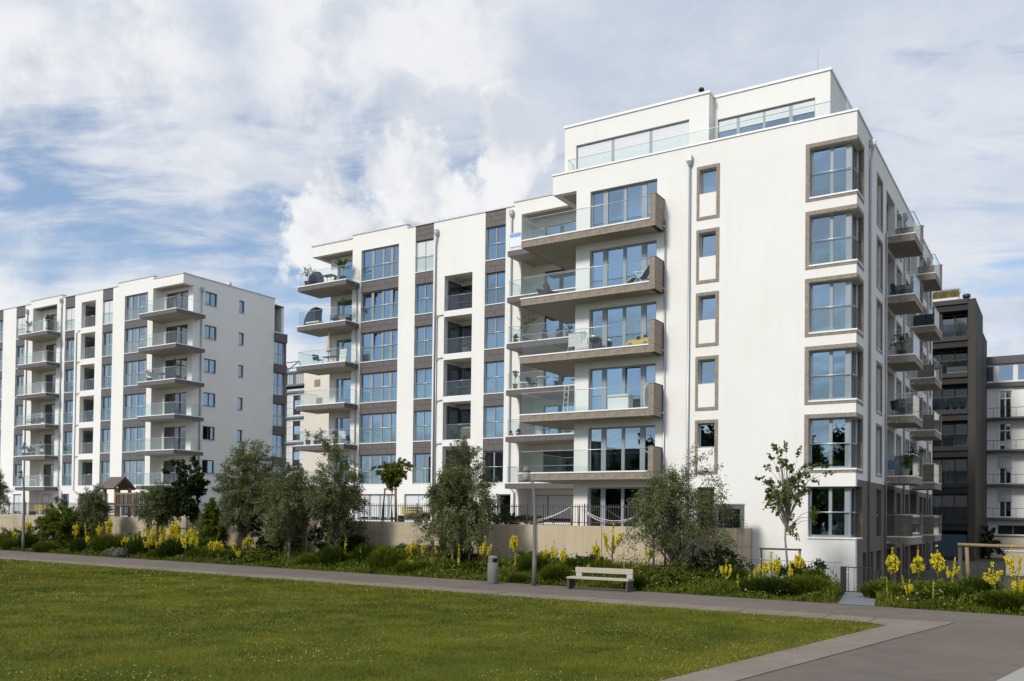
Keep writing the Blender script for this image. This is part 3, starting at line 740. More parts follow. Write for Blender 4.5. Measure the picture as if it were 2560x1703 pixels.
for i, (p, q) in enumerate(LZ):
    recess(b, 'loggia', 'plaster', 'A', lg[0], lg[1], p, q, V + .352, V + 2.4)
    b.part('loggia_floor', 'slab', [(lg[0] + .01, lg[1] - .01, V + .1, V + 2.39, p + .002, p + .05)])
    window(b, V + .42, V + 1.82, p + .08, q - .22, lg[1] - .09, plane='B', n=1, frame='frame_dark', sill=None, pane='pane_shade')
    window(b, lg[0] + .42, lg[1] - .1, p + .08, q - .3, V + 1.85, n=2, frame='frame_dark', sill=None, pane='pane_shade')
    b.part('loggia_back', 'plaster', [(lg[0] + .01, lg[0] + .42, V + 1.86, V + 1.95, p + .05, q), (lg[0] + .42, lg[1] - .01, V + 1.861, V + 1.95, q - .3, q)])
    o = b.part('loggia_balustrade', 'coping', [(lg[0] + .02, lg[1] - .02, V + .0, V + .09, p - .01, p + .08)])
    run_glass(b, o, [(lg[1] - .03, V + .06), (lg[0] + .03, V + .06)], p + .08, 1.02, [[]])
    if i: pipe(b, [(28.45, V - .06, p - .15), (28.85, V - .07, p - .17), (28.98, V - .08, p - .35)], .03, 'drain_pipe')
pipe(b, [(29.04, V - .14, 21.75), (29.04, V - .14, 21.6), (29.12, V - .07, 21.2), (29.12, V - .07, 2.3)], .055, hopper=(29.04, V - .14, 22.0))
pipe(b, [(28.98, V - .07, 16.4), (28.98, V - .07, 2.3)], .045)
pipe(b, [(23.0, V - .1, 22.1), (23.0, V - .07, 21.9), (23.0, V - .07, 4.6), (22.6, V - .07, 4.2), (22.6, V - .07, 2.3)], .06, hopper=(23.0, V - .14, 22.3))
pipe(b, [(36.22, V - .07, 19.2), (36.22, V - .07, 2.3)], .05)
# ground-floor windows of the wing
window(b, 32.42, 35.9, 2.32, 4.14, V + .16, cuts=ccut4, shutter=.9, sill=None)
window(b, 29.34, 31.65, 2.32, 4.13, V + .16, n=2, shutter=.7, sill=None)
window(b, 22.9, 23.95, 2.28, 4.1, V + .2, n=1, sill=None, fb=.12, name='terrace_door')
window(b, 26.2, 27.6, 2.28, 4.1, V + .2, n=2, sill=None)
# right-hand recess with dark balconies
b.wall('recess_wall', 'plaster', 'A', 13.56, 22.6, 2.0, 22.3, V + 1.5, V + 1.8, [(16.2, 21.4, z + .0, z + 2.1) for z in WZ] + [(18.31, 22.0, 2.3, 4.08)])
b.part('recess_cheek', 'plaster', [(22.301, 22.6, V + .352, V + 1.5, 2, 22.2)])
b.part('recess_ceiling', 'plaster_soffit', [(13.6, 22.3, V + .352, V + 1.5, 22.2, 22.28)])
for k, z in enumerate(WZ):
    window(b, 16.2, 21.4, z, z + 2.1, V + 1.6, cuts=[(20.1, 20.35), (18.9, 19.05), (17.6, 17.85)], sill=None, frame='frame_dark' if k != 5 else 'frame_grey', shutter=.0, curtain=[0, .5, 0, .4] if k % 2 else None)
    balcony(b, 13.7, 22.5, V - 1.35, V + 1.45, z - .1, 'cladding', nf=6, ns=2, glassrun=[(22.42, V - .02), (22.42, V - 1.27), (13.8, V - 1.27)], joints=[[], [.08, .3, .52, .75]], left=True)
window(b, 18.31, 22.0, 2.3, 4.08, V + 1.6, cuts=[(20.95, 21.1), (19.0, 19.15)], shutter=.85, sill=None)
# corner balconies at the left end
for k, z in enumerate(WZ):
    o = balcony(b, 36.05, 40.85, V - 1.4, V + .98, z - .12, 'cladding', nf=6, ns=2, glassrun=[(40.77, V + .9), (40.77, V - 1.32), (36.13, V - 1.32), (36.13, V - .03)], joints=[[.45], [.3, .6], []], left=True)
    pipe(b, [(36.0, V - .5, z - .28), (36.15, V - .2, z - .3), (36.22, V - .07, z - .4)], .025, 'drain_spout', 'steel', parent=o)
MB().lathe([(.16, 0), (.16, .9), (.34, .92), (.34, 1.35), (.30, 1.42)], 14, (b.X(30.9), b.Y(11.8), 22.5)).build('roof_vent', 'steel', b.root, True)

# ================================================================ LEFT BLOCK
LZ2 = [5.07, 8.05, 11.03, 14.02, 17.00, 19.97]
b = Bld('left_apartment_block', 'white apartment block at the left with grey bands and corner balconies', 57, 10)
LFT = b
V = 10.0
c4 = (61.72, 65.02)
c2s = [(66.76, 68.32), (72.66, 74.24), (81.1, 82.7), (85.1, 86.7)]
lg = (69.40, 71.62)
ops = [(c4[0], c4[1], LZ2[0], 22.22)] + [(p, q, LZ2[0], 40) for p, q in c2s] + [(75.62, 79.72, 2.3, 22.75)]
LG = [(z - .08, z + 2.45) for z in LZ2]
ops += [(lg[0], lg[1], p, q) for p, q in LG]
ops += [(61.9, 65.0, 2.3, 4.3), (66.9, 68.2, 2.3, 4.3), (70.0, 71.5, 2.3, 4.3), (73.0, 74.2, 2.3, 4.3), (81.1, 82.6, 2.3, 4.3)]
b.wall('front_wall', 'plaster', 'A', 61.0, 96, -1, 23.22, V, V + .35, ops)
b.part('raised_parapet', 'plaster', [(61.0, 66.0, V, V + .35, 23.222, 23.52), (74.8, 80.1, V, V + .35, 23.222, 23.5)])
b.wall('corner_wall', 'plaster', 'A', 56.93, 60.999, -1, 22.42, V + 1.05, V + 1.4, [(57.6, 60.6, z - .05, z + 2.15) for z in LZ2] + [(57.6, 60.6, 2.3, 4.3)])
b.part('corner_cheek', 'plaster', [(61.0, 61.35, V + .351, V + 1.05, -1, 22.42)])
b.part('corner_eaves', 'plaster', [(56.93, 60.999, V, V + .35, 22.43, 23.24), (56.93, 57.28, V + .351, V + 1.4, 22.43, 23.24)])
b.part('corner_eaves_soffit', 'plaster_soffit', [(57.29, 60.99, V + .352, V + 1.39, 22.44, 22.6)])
eops = []
for k in range(6):
    zt = LZ2[k] + 2.25
    eops.append((12.3, 13.62, zt - 1.18, zt))
    if k: eops.append((16.12, 16.74, zt - 1.12, zt))
b.wall('end_wall', 'plaster', 'B', V + 1.4, 20.43, -1, 23.24, 56.93, 57.28, eops)
for k in range(6):
    zt = LZ2[k] + 2.25
    window(b, 12.3, 13.62, zt - 1.18, zt, 57.05, plane='B', n=2, frame='frame_dark', sill='coping_grey')
    if k: window(b, 16.12, 16.74, zt - 1.12, zt, 57.05, plane='B', n=1, frame='frame_dark', sill='coping_grey')
b.part('roof', 'slate', [(57.3, 95, V + .4, 22, 22.7, 22.85)])
b.part('back_wall', 'plaster', [(57.3, 95, 21.7, 22, -1, 22.7)])
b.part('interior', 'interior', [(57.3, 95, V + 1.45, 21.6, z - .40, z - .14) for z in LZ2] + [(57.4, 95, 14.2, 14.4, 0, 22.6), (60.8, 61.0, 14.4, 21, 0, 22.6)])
cp = MB()
b.bx(cp, 56.88, 60.98, V - .05, V + .4, 23.242, 23.33); b.bx(cp, 56.88, 57.33, V + .4, 20.5, 23.242, 23.328); b.bx(cp, 60.95, 66.05, V - .05, V + .4, 23.522, 23.60)
b.bx(cp, 66.06, 74.75, V - .05, V + .4, 23.223, 23.29); b.bx(cp, 74.76, 80.15, V - .05, V + .4, 23.502, 23.58); b.bx(cp, 80.16, 96, V - .05, V + .4, 23.223, 23.29)
cp.build('parapet_coping', 'coping_grey', b.root)
for k, z in enumerate(LZ2):
    window(b, c4[0], c4[1], z, z + 2.2, V + .16, cuts=[(64.09, 64.45), (63.12, 63.39), (62.0, 62.25)], rail=1.05, curtain=[[0, 0, 0, 0], [.9, 0, .8, .4], [.4, .4, 0, 0], [0, .3, 0, .6], [0, 0, .5, .5], [.5, 0, 0, 0]][k])
    if k < 5: spandrel(b, c4[0] + .003, c4[1] - .003, z + 2.21, LZ2[k + 1] - .06, V + .03, 'cladding_grey', 1, 3)
    for j, c in enumerate(c2s):
        window(b, c[0], c[1], z, z + 2.2, V + .16, n=2, rail=1.05, curtain=[.6, .8] if (k + j) % 2 else None, shutter=.97 if k == 5 and j < 3 else 0)
        spandrel(b, c[0] + .003, c[1] - .003, z + 2.21, (LZ2[k + 1] - .06) if k < 5 else 23.21, V + .03, 'cladding_grey', 1, 2)
    p, q = LG[k]
    recess(b, 'loggia', 'plaster', 'A', lg[0], lg[1], p, q, V + .352, V + 2.4)
    window(b, V + .42, V + 1.82, p + .08, q - .22, lg[1] - .09, plane='B', n=1, frame='frame_dark', sill=None, pane='pane_shade')
    window(b, lg[0] + .25, lg[1] - .1, p + .05, q - .25, V + 1.85, n=2, frame='frame_dark', sill=None, pane='pane_shade')
    b.part('loggia_back', 'plaster', [(lg[0] + .01, lg[0] + .25, V + 1.86, V + 1.95, p, q), (lg[0] + .25, lg[1] - .01, V + 1.861, V + 1.95, q - .25, q)])
    o = b.part('loggia_balustrade', 'coping', [(lg[0] + .02, lg[1] - .02, V, V + .09, p - .01, p + .08)])
    run_glass(b, o, [(lg[1] - .03, V + .06), (lg[0] + .03, V + .06)], p + .08, 1.02, [[]])
    if k: pipe(b, [(71.7, V - .06, p - .12), (72.0, V - .07, p - .15), (72.05, V - .08, p - .3)], .03, 'drain_pipe')
    # corner balcony
    window(b, 57.6, 60.6, z - .05, z + 2.15, V + 1.17, cuts=[(59.35, 59.75), (58.6, 58.75)], sill=None, frame='frame_dark', pane='pane_shade')
    balcony(b, 55.95, 60.95, V - 1.4, V + 1.6, z - .12, 'cladding_grey', nf=3, ns=2, glassrun=[(60.87, V - .03), (60.87, V - 1.32), (56.03, V - 1.32), (56.03, V + 1.5)], joints=[[], [.25, .5, .75], [.5]], left=True)
    # recess balcony
    balcony(b, 74.8, 79.8, V - 1.4, V + .90, z - .12, 'cladding_grey', nf=3, ns=2, glassrun=[(79.72, V - .03), (79.72, V - 1.32), (74.88, V - 1.32), (74.88, V - .03)], joints=[[], [.25, .5, .75], []], left=True)
    window(b, 75.7, 79.0, z - .05, z + 2.2, V + 1.05, n=2, sill=None, frame='frame_dark', pane='pane_shade')
b.wall('recess_wall', 'plaster', 'A', 75.5, 79.9, 2, 22.9, V + .92, V + 1.25, [(75.7, 79.0, z - .05, z + 2.2) for z in LZ2] + [(75.9, 79.3, 2.3, 4.3)])
b.part('recess_cheek', 'plaster', [(79.73, 80.0, V + .352, V + .92, 2, 22.8), (75.3, 75.61, V + .352, V + .92, 2, 22.8), (75.62, 79.72, V + .352, V + .92, 22.76, 22.9)])
for q0, q1, n in ((61.9, 65.0, 3), (66.9, 68.2, 1), (70.0, 71.5, 2), (73.0, 74.2, 1), (81.1, 82.6, 2)):
    window(b, q0, q1, 2.3, 4.3, V + .16, n=n, sill=None, shutter=.85 if q0 > 80 else 0)
window(b, 75.9, 79.3, 2.3, 4.3, V + 1.05, n=3, sill=None, shutter=.9)
pipe(b, [(72.25, V - .07, 19.6), (72.25, V - .07, 4.6), (71.9, V - .07, 4.45), (71.4, V - .07, 4.4), (71.4, V - .07, 2.2)], .05)
pipe(b, [(74.75, V - .1, 22.6), (74.75, V - .07, 22.3), (74.75, V - .07, 4.9), (74.2, V - .07, 4.5), (74.0, V - .07, 2.2)], .07, hopper=(74.75, V - .14, 22.9))
pipe(b, [(80.6, V - .1, 22.3), (80.6, V - .07, 22.0), (80.6, V - .07, 2.3)], .055, hopper=(80.6, V - .14, 22.5))
pipe(b, [(56.83, 11.9, 22.0), (56.86, 11.9, 21.8), (56.86, 11.9, 2.3)], .055, hopper=(56.8, 11.9, 22.2))
MB().lathe([(.13, 0), (.13, .8), (.26, .82), (.26, 1.15)], 12, (b.X(58.2), b.Y(16.0), 22.8)).build('roof_vent', 'steel', b.root, True)
# dark glazed stack at the far end of the end wall
b.part('rear_bay', 'cladding', [(57.12, 60, 20.44, 22.2, -1, 20.1)])
for k, z in enumerate(LZ2[:-1]):
    b.part('bay_band', 'cladding', [(56.72, 57.3, 20.46, 21.95, z + 2.2, z + 2.99)])
    window(b, 20.46, 21.7, z + .02, z + 2.19, 57.0, plane='B', n=2, rail=1.0, sill=None, fb=.06)
b.part('bay_coping', 'coping', [(56.68, 57.3, 20.45, 22.0, LZ2[4] + 2.992, LZ2[4] + 3.08)])
# ================================================================ DARK TOWER, OLD HOUSE, PANEL-CLAD HOUSE
b = Bld('dark_tower_house', 'dark brown narrow apartment house with recessed glazed balconies, behind the corner block', 0, 41)
V = 41.0
TZ = [20.84 - 3.0 * i for i in range(8)]
b.part('pier', 'tower_pale', [(-1.38, -.82, V, V + .6, -1, 20.8)])
b.part('side_wall', 'tower_cladding', [(-1.37, -.9, V + .61, 48.5, -1, 20.79)])
b.part('rear_wing', 'tower_pale', [(-1.40, 6, 48.51, 52.9, -1, 19.3)])
b.part('left_pier', 'tower_cladding', [(8.0, 8.6, V, V + .6, -1, 20.8)])
b.part('core', 'interior', [(-.8, 8.0, V + 4.4, V + 4.5, -1, 20.5)] + [(-.8, 8.0, V + 1.9, V + 4.4, z - .6, z - .4) for z in TZ])
b.part('roof', 'slate', [(-1.37, 8.6, V + .61, 48.49, 20.5, 20.78)])
for i, z in enumerate(TZ):
    o = b.part('floor_beam', 'tower_cladding', [(-.815, 8.0, V + .02, V + .5, z - .92, z - .42)])
    b.part('floor_edge', 'black', [(-.812, 8.0, V - .12, V + .0, z - .40, z - .02), (-.81, 8.0, V + .01, V + 1.8, z - .41, z - .1)], o)
    if i and z > 1:
        zz = z
        window(b, -.7, 3.2, zz - .02, zz + 2.05, V + 1.6, n=4, frame='frame_dark', sill=None, pane='pane_shade', curtain={1: [0, 0, 0, .25], 2: [0, .5, 0, 0], 3: [0, .3, 1, 1], 4: [0, 0, 0, .9], 5: [0, .4, .8, .8], 6: [.5, .5, 0, 0]}.get(i))
        g = b.part('railing', 'iron', [(-.80, 7.9, V + .03, V + .07, zz + .98, zz + 1.03)])
        for q in range(3): cbox('glass_panel', 'cup_glass', g, 1.6, .015, .9, (b.X(-.0 + 1.65 * q), b.Y(V + .05), zz + .05))
MB().lathe([(.18, 0), (.18, .25), (.30, .3), (.30, .55), (.2, .6)], 12, (b.X(-.65), b.Y(V + .8), 20.78)).build('roof_vent', 'iron', b.root, True)
b.part('blue_panel', 'panel_blue', [(-.75, 2.6, V + .1, V + .2, -1, 1.6)])

b = Bld('old_white_house', 'old white plastered house with slate attic and iron balconies, at the right edge', -3, 53)
V = 53.0
wins = [(-3.38 - 3.55 * j, -2.4 - 3.55 * j) for j in range(-1, 6)]
ops = []
OZ = [12.2, 9.25, 6.15, 3.1]
for p, q in wins:
    for z in OZ: ops.append((p, q, z, z + 2.45))
    ops.append((p - .1, q + .1, 1.55, 2.35)); ops.append((p - 1.7, q - 1.1, 1.55, 2.35))
b.wall('front_wall', 'old_plaster', 'A', -24, 4.5, -1, 15.0, V, V + .3, ops)
b.part('cornice', 'slate', [(-24, 4.5, V - .35, V + .1, 15.002, 15.4)])
aops = []
for p, q in wins: aops += [(p - .15, q + .1, 15.6, 17.05), (p - 1.15, p - .45, 15.6, 17.05), (p - 2.1, p - 1.4, 15.6, 17.05)]
b.wall('attic_wall', 'frame_white', 'A', -24, 4.5, 15.402, 17.2, V + .3, V + .5, aops)
b.part('attic_roof', 'slate', [(-24, 4.5, V + .1, V + 6, 17.202, 17.9)])
b.part('interior', 'interior', [(-24, 4.5, V + 3, V + 3.1, -1, 17)])
for p, q, z0, z1 in aops: window(b, p, q, z0, z1, V + .34, n=1, frame='frame_white', sill=None, fb=.05)
for p, q in wins:
    for j, z in enumerate(OZ):
        w_ = window(b, p, q, z, z + 2.45, V + .08, n=2, frame='frame_white', sill=None, fb=.07, mw=.1, pane='pane_shade')
        cbox('transom', 'frame_white', w_, .96, .06, .1, (0, .0, 1.72))
        b.part('window_trim', 'old_plaster', [(p - .14, q + .14, V - .05, V + .03, z + 2.46, z + 2.62), (p - .12, p, V - .03, V + .03, z, z + 2.46), (q, q + .12, V - .03, V + .03, z, z + 2.46)])
        if j > 1: b.part('awning', 'zinc', [(p - .02, q + .02, V - .09, V - .05, z + 1.4, z + 2.4)])
for z in OZ:
    o = b.part('balcony', 'slate', [(-24, 4.4, V - 1.1, V - .01, z - .22, z - .05)])
    mb = MB(); b.bx(mb, -24, 4.4, V - 1.08, V - 1.05, z + .78, z + .82)
    u = 4.3
    while u > -24: b.bx(mb, u, u + .03, V - 1.08, V - 1.05, z - .05, z + .78); u -= .9
    mb.build('railing', 'iron', o)
wb = Bld('garden_boundary_wall', 'beige rendered wall with dark coping in front of the old white house', -3, 50)
tag(wb.root, cat='wall')
wb.part('wall', 'beige_plaster', [(-25, -1.45, 50, 50.3, -1, 1.35)])
wb.part('coping', 'slate', [(-25, -1.45, 49.95, 50.35, 1.352, 1.45)])
wb2 = MB(); o2 = None
lw = Bld('low_garden_wall', 'sunlit low beige wall with pale top behind the swing', -1, 12)
tag(lw.root, cat='wall')
lw.part('wall', 'beige_plaster', [(-14, -4.55, 21.0, 21.25, -1, .92)])
lw.part('coping', 'coping', [(-14, -4.50, 20.95, 21.3, .922, 1.0)])

b = Bld('panel_clad_house', 'white tile-clad house with blue-grey steel frame between the two blocks', 79, 45)
V = 45.0
b.wall('panel_wall', 'joint', 'A', 77.35, 84, 0, 21.4, V + .06, V + .3, [(78.1, 79.4, z, z + 1.2) for z in (16.5, 13.08, 9.7, 6.3)])
for u_, z_, h_ in ((74.6, 16.2, 1.5), (74.6, 10.6, 2.2), (75.0, 19.2, .9)): cbox('shutter', 'stone', b.root, 1.0, .06, h_, (b.X(u_), b.Y(V - .12), z_))
b.part('blank_wall', 'pale_render', [(66, 77.34, V - .1, V + 9, 0, 21.2)])
px = [77.36, 78.1, 79.4, 80.1, 80.62]
for i in range(len(px) - 1):
    z = 3.0
    while z < 18.5:
        hole = (i == 1) and any(zz - .8 < z < zz + 1.19 for zz in (16.5, 13.08, 9.7, 6.3))
        if not hole: cbox('tile_panel', 'tile_panel', b.root, px[i + 1] - px[i] - .03, .05, .82, (b.X((px[i] + px[i + 1]) / 2), b.Y(V + .03), z))
        z += .85
for z in [3 + .85 * j for j in range(19)]: cbox('tile_panel', 'tile_panel', b.root, 2.4, .05, .82, (b.X(82.3), b.Y(V + .03), z))
for u in [77.5 + .36 * i for i in range(11)]: cbox('fin', 'tile_panel', b.root, .2, .10, 1.5, (b.X(u), b.Y(V + .02), 19.75))
fr = MB()
for u in (80.6, 81.5, 79.0): b.bx(fr, u, u + .25, V - .2, V, 19.6 if u < 80 else 0, 21.5)
for z in (21.25, 19.5, 18.6, 15.2, 11.85, 8.5): b.bx(fr, 77.35, 84, V - .25, V - .01, z, z + .25)
fr.build('steel_frame', 'steel_blue', b.root)
for z in (16.5, 13.08, 9.7, 6.3): window(b, 78.1, 79.4, z, z + 1.2, V + .1, n=1, frame='frame_dark', sill=None)
fr = MB()
for p, q in (((84, 22.75), (78.4, 22.75)), ((78.4, 22.75), (77.9, 21.6)), ((81.0, 22.7), (80.4, 21.5)), ((81.0, 21.5), (78.6, 22.7)), ((84, 21.95), (77.9, 21.95))):
    fr.tube([(b.X(p[0]), b.Y(V), p[1]), (b.X(q[0]), b.Y(V), q[1])], .07, 6)
fr.build('roof_railing', 'steel_blue', b.root)

# ================================================================ PARKSIDE HOUSES (seen in the panes)
pk = thing('parkside_house', 'brick apartment row across the park, mirrored dark in the lower windows', 'building', (-72, 0, 0), 0)
mb = MB().box(-6, 6, -42, 34, 0, 11.5).box(-5, 5, -41, 33, 11.5, 13)
mb.build('wall', 'brick', pk)
for i in range(24):
    for j in range(3): cbox('window', 'frame_dark', pk, .06, 1.3, 1.5, (6.03, -40 + 3.1 * i, 1.6 + 3.2 * j))

# ================================================================ GROUND
def gz(u, v):
    a = max(0, min(1, (v + 6.2) / 1.5)); c = max(0, min(1, (4.0 - u) / .9))
    a = a * a * (3 - 2 * a); c = c * c * (3 - 2 * c)
    return -0.48 * a * c
us = [-400, -200, -100, -60, -40] + [-30 + i for i in range(0, 56)] + [30, 40, 60, 80, 110, 200, 400]
vs = [-400, -150, -80, -50] + [-40 + 2 * i for i in range(12)] + [-16 + .5 * i for i in range(60)] + [16, 20, 30, 50, 80, 140, 300, 700]
V_ = []; F_ = []
for v in vs:
    for u in us:
        p = W(u, v, gz(u, v)); V_.append((p.x, p.y, p.z - .03))
n = len(us)
for j in range(len(vs) - 1):
    for i in range(n - 1): F_.append((j * n + i, j * n + i + 1, (j + 1) * n + i + 1, (j + 1) * n + i))
g = np_mesh('ground', V_, F_)
struct(obj('ground', g, 'soil'))
def sheet(name, mat, poly, z):
    mb = MB(); mb.v = [tuple(W(u, v, z)) for u, v in poly]; mb.f = [tuple(range(len(poly)))]
    return struct(mb.build(name, mat))
far = lambda u: -10.01 + .057 * u
bnd = lambda u: -13.66 + .0415 * u
edg = lambda u: -14.86 + .0415 * u
sheet('asphalt_path', 'asphalt', [(110, far(110)), (53, far(53)), (10, far(10)), (-6.6, far(-6.6)), (-60, far(-60)), (-60, -70), (4.6, -70), (-3.85, -15.4), (-3.6, -14.7), (110, edg(110) + .2)], -.004)
# lawn
sheet('lawn', 'lawn', [(-3.55, edg(-3.55) - 1.3), (-3.62, edg(-3.6) - .62), (-3.50, edg(-3.5) - .25), (-3.1, edg(-3.1) - .05), (-2.4, edg(-2.4)), (110, edg(110)), (110, -90), (8.6, -90)], .012)
sheet('gravel_path', 'gravel', [(-1.4, -10.05), (-2.5, -10.12), (-1.72, -5.0), (-.6, -5.0)], .004)
ks = struct(bpy.data.objects.new('kerb_strip', None)); COL.objects.link(ks)
rng = random.Random(3)
def slabq(p, q, r_, s_, z):
    mb = MB(); c = Vector((0, 0, 0))
    P_ = [W(a[0], a[1], 0) for a in (p, q, r_, s_)]
    mid = sum(P_, Vector()) / 4
    top = [mid + (x - mid) * 1.0 for x in P_]
    mb.v = [(x.x, x.y, -.05) for x in top] + [(x.x, x.y, z) for x in top]
    mb.f = [(4, 5, 6, 7), (0, 1, 5, 4), (1, 2, 6, 5), (2, 3, 7, 6), (3, 0, 4, 7)]
    return mb.build('concrete_slab', 'slab', ks)
u = -3.2
while u < 70:
    l = 1.22; slabq((u + .012, edg(u)), (u + l - .012, edg(u + l)), (u + l - .012, bnd(u + l)), (u + .012, bnd(u)), .026 + rng.uniform(-.006, .006)); u += l
ie = lambda v: (-3.77 + (v + 15.02) * -.1653, v); oe = lambda v: (-5.11 + (v + 13.57) * -.1815, v + .0)
slabq((-3.205, edg(-3.2)), (-3.205, bnd(-3.2)), (-5.09, -13.6), (-3.8, -15.05), .014)
v = -15.06
while v > -62:
    l = 2.4 if v > -30 else 3.0
    slabq(ie(v - .008), oe(v - .008 + 1.45 * (1 if v > -15.2 else .22)), oe(v - l + .008 + .22), ie(v - l + .008), .016 + rng.uniform(-.002, .002)); v -= l
sheet('pale_paving', 'pale_paving', [(-7.1, -19.9), (-6.61, -22.77), (-3.9, -39), (-20, -60), (-30, -25), (-12, -16)], .006)

# terrace behind the retaining wall
tb = MB()
def wbox(mb, u0, u1, v0, v1, z0, z1):
    i = len(mb.v); q = [(u0, v0), (u1, v0), (u1, v1), (u0, v1)]
    for z in (z0, z1): mb.v += [tuple(W(a, c, z)) for a, c in q]
    mb.f += [(i, i + 3, i + 2, i + 1), (i + 4, i + 5, i + 6, i + 7), (i, i + 1, i + 5, i + 4), (i + 1, i + 2, i + 6, i + 5), (i + 2, i + 3, i + 7, i + 6), (i + 3, i, i + 4, i + 7)]
    return mb
wbox(tb, 4.75, 13.55, -2.15, -.01, -.5, 2.2); wbox(tb, 13.56, 100, -2.15, 8.99, -.5, 2.2)
struct(tb.build('terrace_ground', 'pale_paving'))
rw = thing('retaining_wall', 'long beige concrete retaining wall below the terrace fence', 'wall', W(30, -2.45, 0), RZ)
def rpart(name, mat, u0, u1, v0, v1, z0, z1, parent=rw):
    return MB().box(-(u1 - 30), -(u0 - 30), v0 + 2.45, v1 + 2.45, z0, z1).build(name, mat, parent)
ed = [4.42, 7.6, 10.75, 14.2, 18.4]
for i in range(4): rpart('wall_panel', 'concrete', ed[i] + .012, ed[i + 1] - .012, -2.45, -2.16, -.6, 2.27)
ed = [18.4, 25, 32, 39, 46, 53, 60, 68, 76, 90]
for i in range(len(ed) - 1): rpart('wall_panel', 'concrete_rough', ed[i] + .01, ed[i + 1] - .01, -2.44, -2.16, -.6, 2.30 + .008 * i)
for i in range(26):
    for z in (.85, 1.55):
        MB().tube([(-(18.9 + 2.6 * i - 30), -.012, z), (-(18.9 + 2.6 * i - 30), .03, z)], .022, 8).build('tie_hole', 'joint', rw)
rpart('core', 'joint', 4.5, 90, -2.40, -2.17, -.6, 2.2)
rpart('return_wall', 'concrete_rough', 4.42, 4.74, -2.155, -.015, -.8, 2.26)
vt = rpart('vent_backing', 'black', 18.9, 22.6, -2.5, -2.44, .55, 1.1)
for i in range(7): rpart('louvre', 'iron_brown', 18.9, 22.6, -2.55, -2.49, .57 + .077 * i, .605 + .077 * i, vt)
rpart('vent_frame', 'iron_brown', 18.82, 18.9, -2.56, -2.43, .5, 1.15, vt); rpart('vent_frame', 'iron_brown', 22.6, 22.68, -2.56, -2.43, .5, 1.15, vt)

# picket fences along the terrace edge
def picket_fence(u0, u1, label, i):
    t = thing('picket_fence', label, 'fence', W((u0 + u1) / 2, -2.3, 2.29), RZ, 'iron picket fences on the retaining wall')
    L = u1 - u0
    k = ('fr', round(L, 2))
    for z in (.12, .86): cbox('rail', 'iron_brown', t, L, .03, .035, (0, 0, z))
    n = int(L / .125)
    for j in range(n + 1):
        x = -L / 2 + L * j / n
        if j % 18 == 0: cbox('post', 'iron_brown', t, .05, .05, 1.08, (x, 0, -.06))
        else: cbox('picket', 'iron_brown', t, .018, .018, .98, (x, 0, .02))
secs = [4.6, 14.0, 24.0, 34.5, 45.0, 56.0, 70.0, 84.0]
nms = ['ending at the dark cabinet by the corner block', 'in front of the shuttered terrace window', 'in front of the lollipop tree', 'behind the cluster of big silvery trees', 'between the shrub and the maple-like dark tree', 'by the wooden playhouse', 'at the far left by the street lamp']
for i in range(7): picket_fence(secs[i], secs[i + 1] - .02, 'brown iron picket fence section ' + nms[i], i)

cab = thing('meter_cabinet', 'dark grey glazed metal cabinet at the end of the picket fence', 'cabinet', W(5.0, -1.55, 2.21), RZ)
MB().box(-.62, .62, -.25, .25, 0, 1.08).build('body', 'lamp_grey', cab)
cbox('door_pane', 'pane', cab, .95, .02, .8, (.1, -.265, .1)); cbox('top', 'zinc', cab, 1.28, .56, .05, (0, 0, 1.082)); cbox('frame_post', 'zinc', cab, .05, .04, 1.0, (-.42, -.275, .04))

# ---- mesh fence and gate at the corner garden
def mesh_fence(u0, u1, v, z, h, label, dv=0.0):
    t = thing('mesh_fence', label, 'fence', W((u0 + u1) / 2, v, z), RZ + math.atan2(dv, u1 - u0) * -1)
    L = u1 - u0
    for q in (.05, h * .5, h): cbox('wire_rail', 'iron', t, L, .012, .012, (0, 0, q))
    n = int(L / .10)
    for j in range(n + 1): cbox('wire', 'iron', t, .007, .007, h, (-L / 2 + L * j / n, .008, 0))
    for j in range(int(L / 2.4) + 1): cbox('post', 'iron', t, .06, .06, h + .12, (-L / 2 + 2.4 * j, .05, 0))
mesh_fence(-.45, 4.3, -4.9, -.2, 1.28, 'fine black wire mesh fence between the wall end and the gate')
mesh_fence(-9.5, -1.85, -4.9, -.3, 1.2, 'fine black wire mesh fence right of the gate, behind the mulleins')
gt = thing('garden_gate', 'black metal garden gate with two thick posts at the gravel path', 'gate', W(-1.1, -4.95, -.05), RZ)
bevel(cbox('gate_post', 'black', gt, .20, .12, 1.15, (-.58, 0, -.15))); o_ = cbox('gate_post', 'black', gt, .18, .12, 1.1, (.60, 0, -.2))
for z in (.06, .96): cbox('gate_rail', 'black', gt, .94, .03, .035, (0, 0, z))
for j in range(5): cbox('gate_bar', 'black', gt, .02, .02, .88, (-.4 + .2 * j, 0, .08))
MB().tube([(-.44, -.06, .78), (-.36, -.08, .78)], .018).lathe([(.02, 0), (.035, .02), (.02, .05)], 8, (-.44, -.08, .75)).build('handle', 'steel', gt, True)

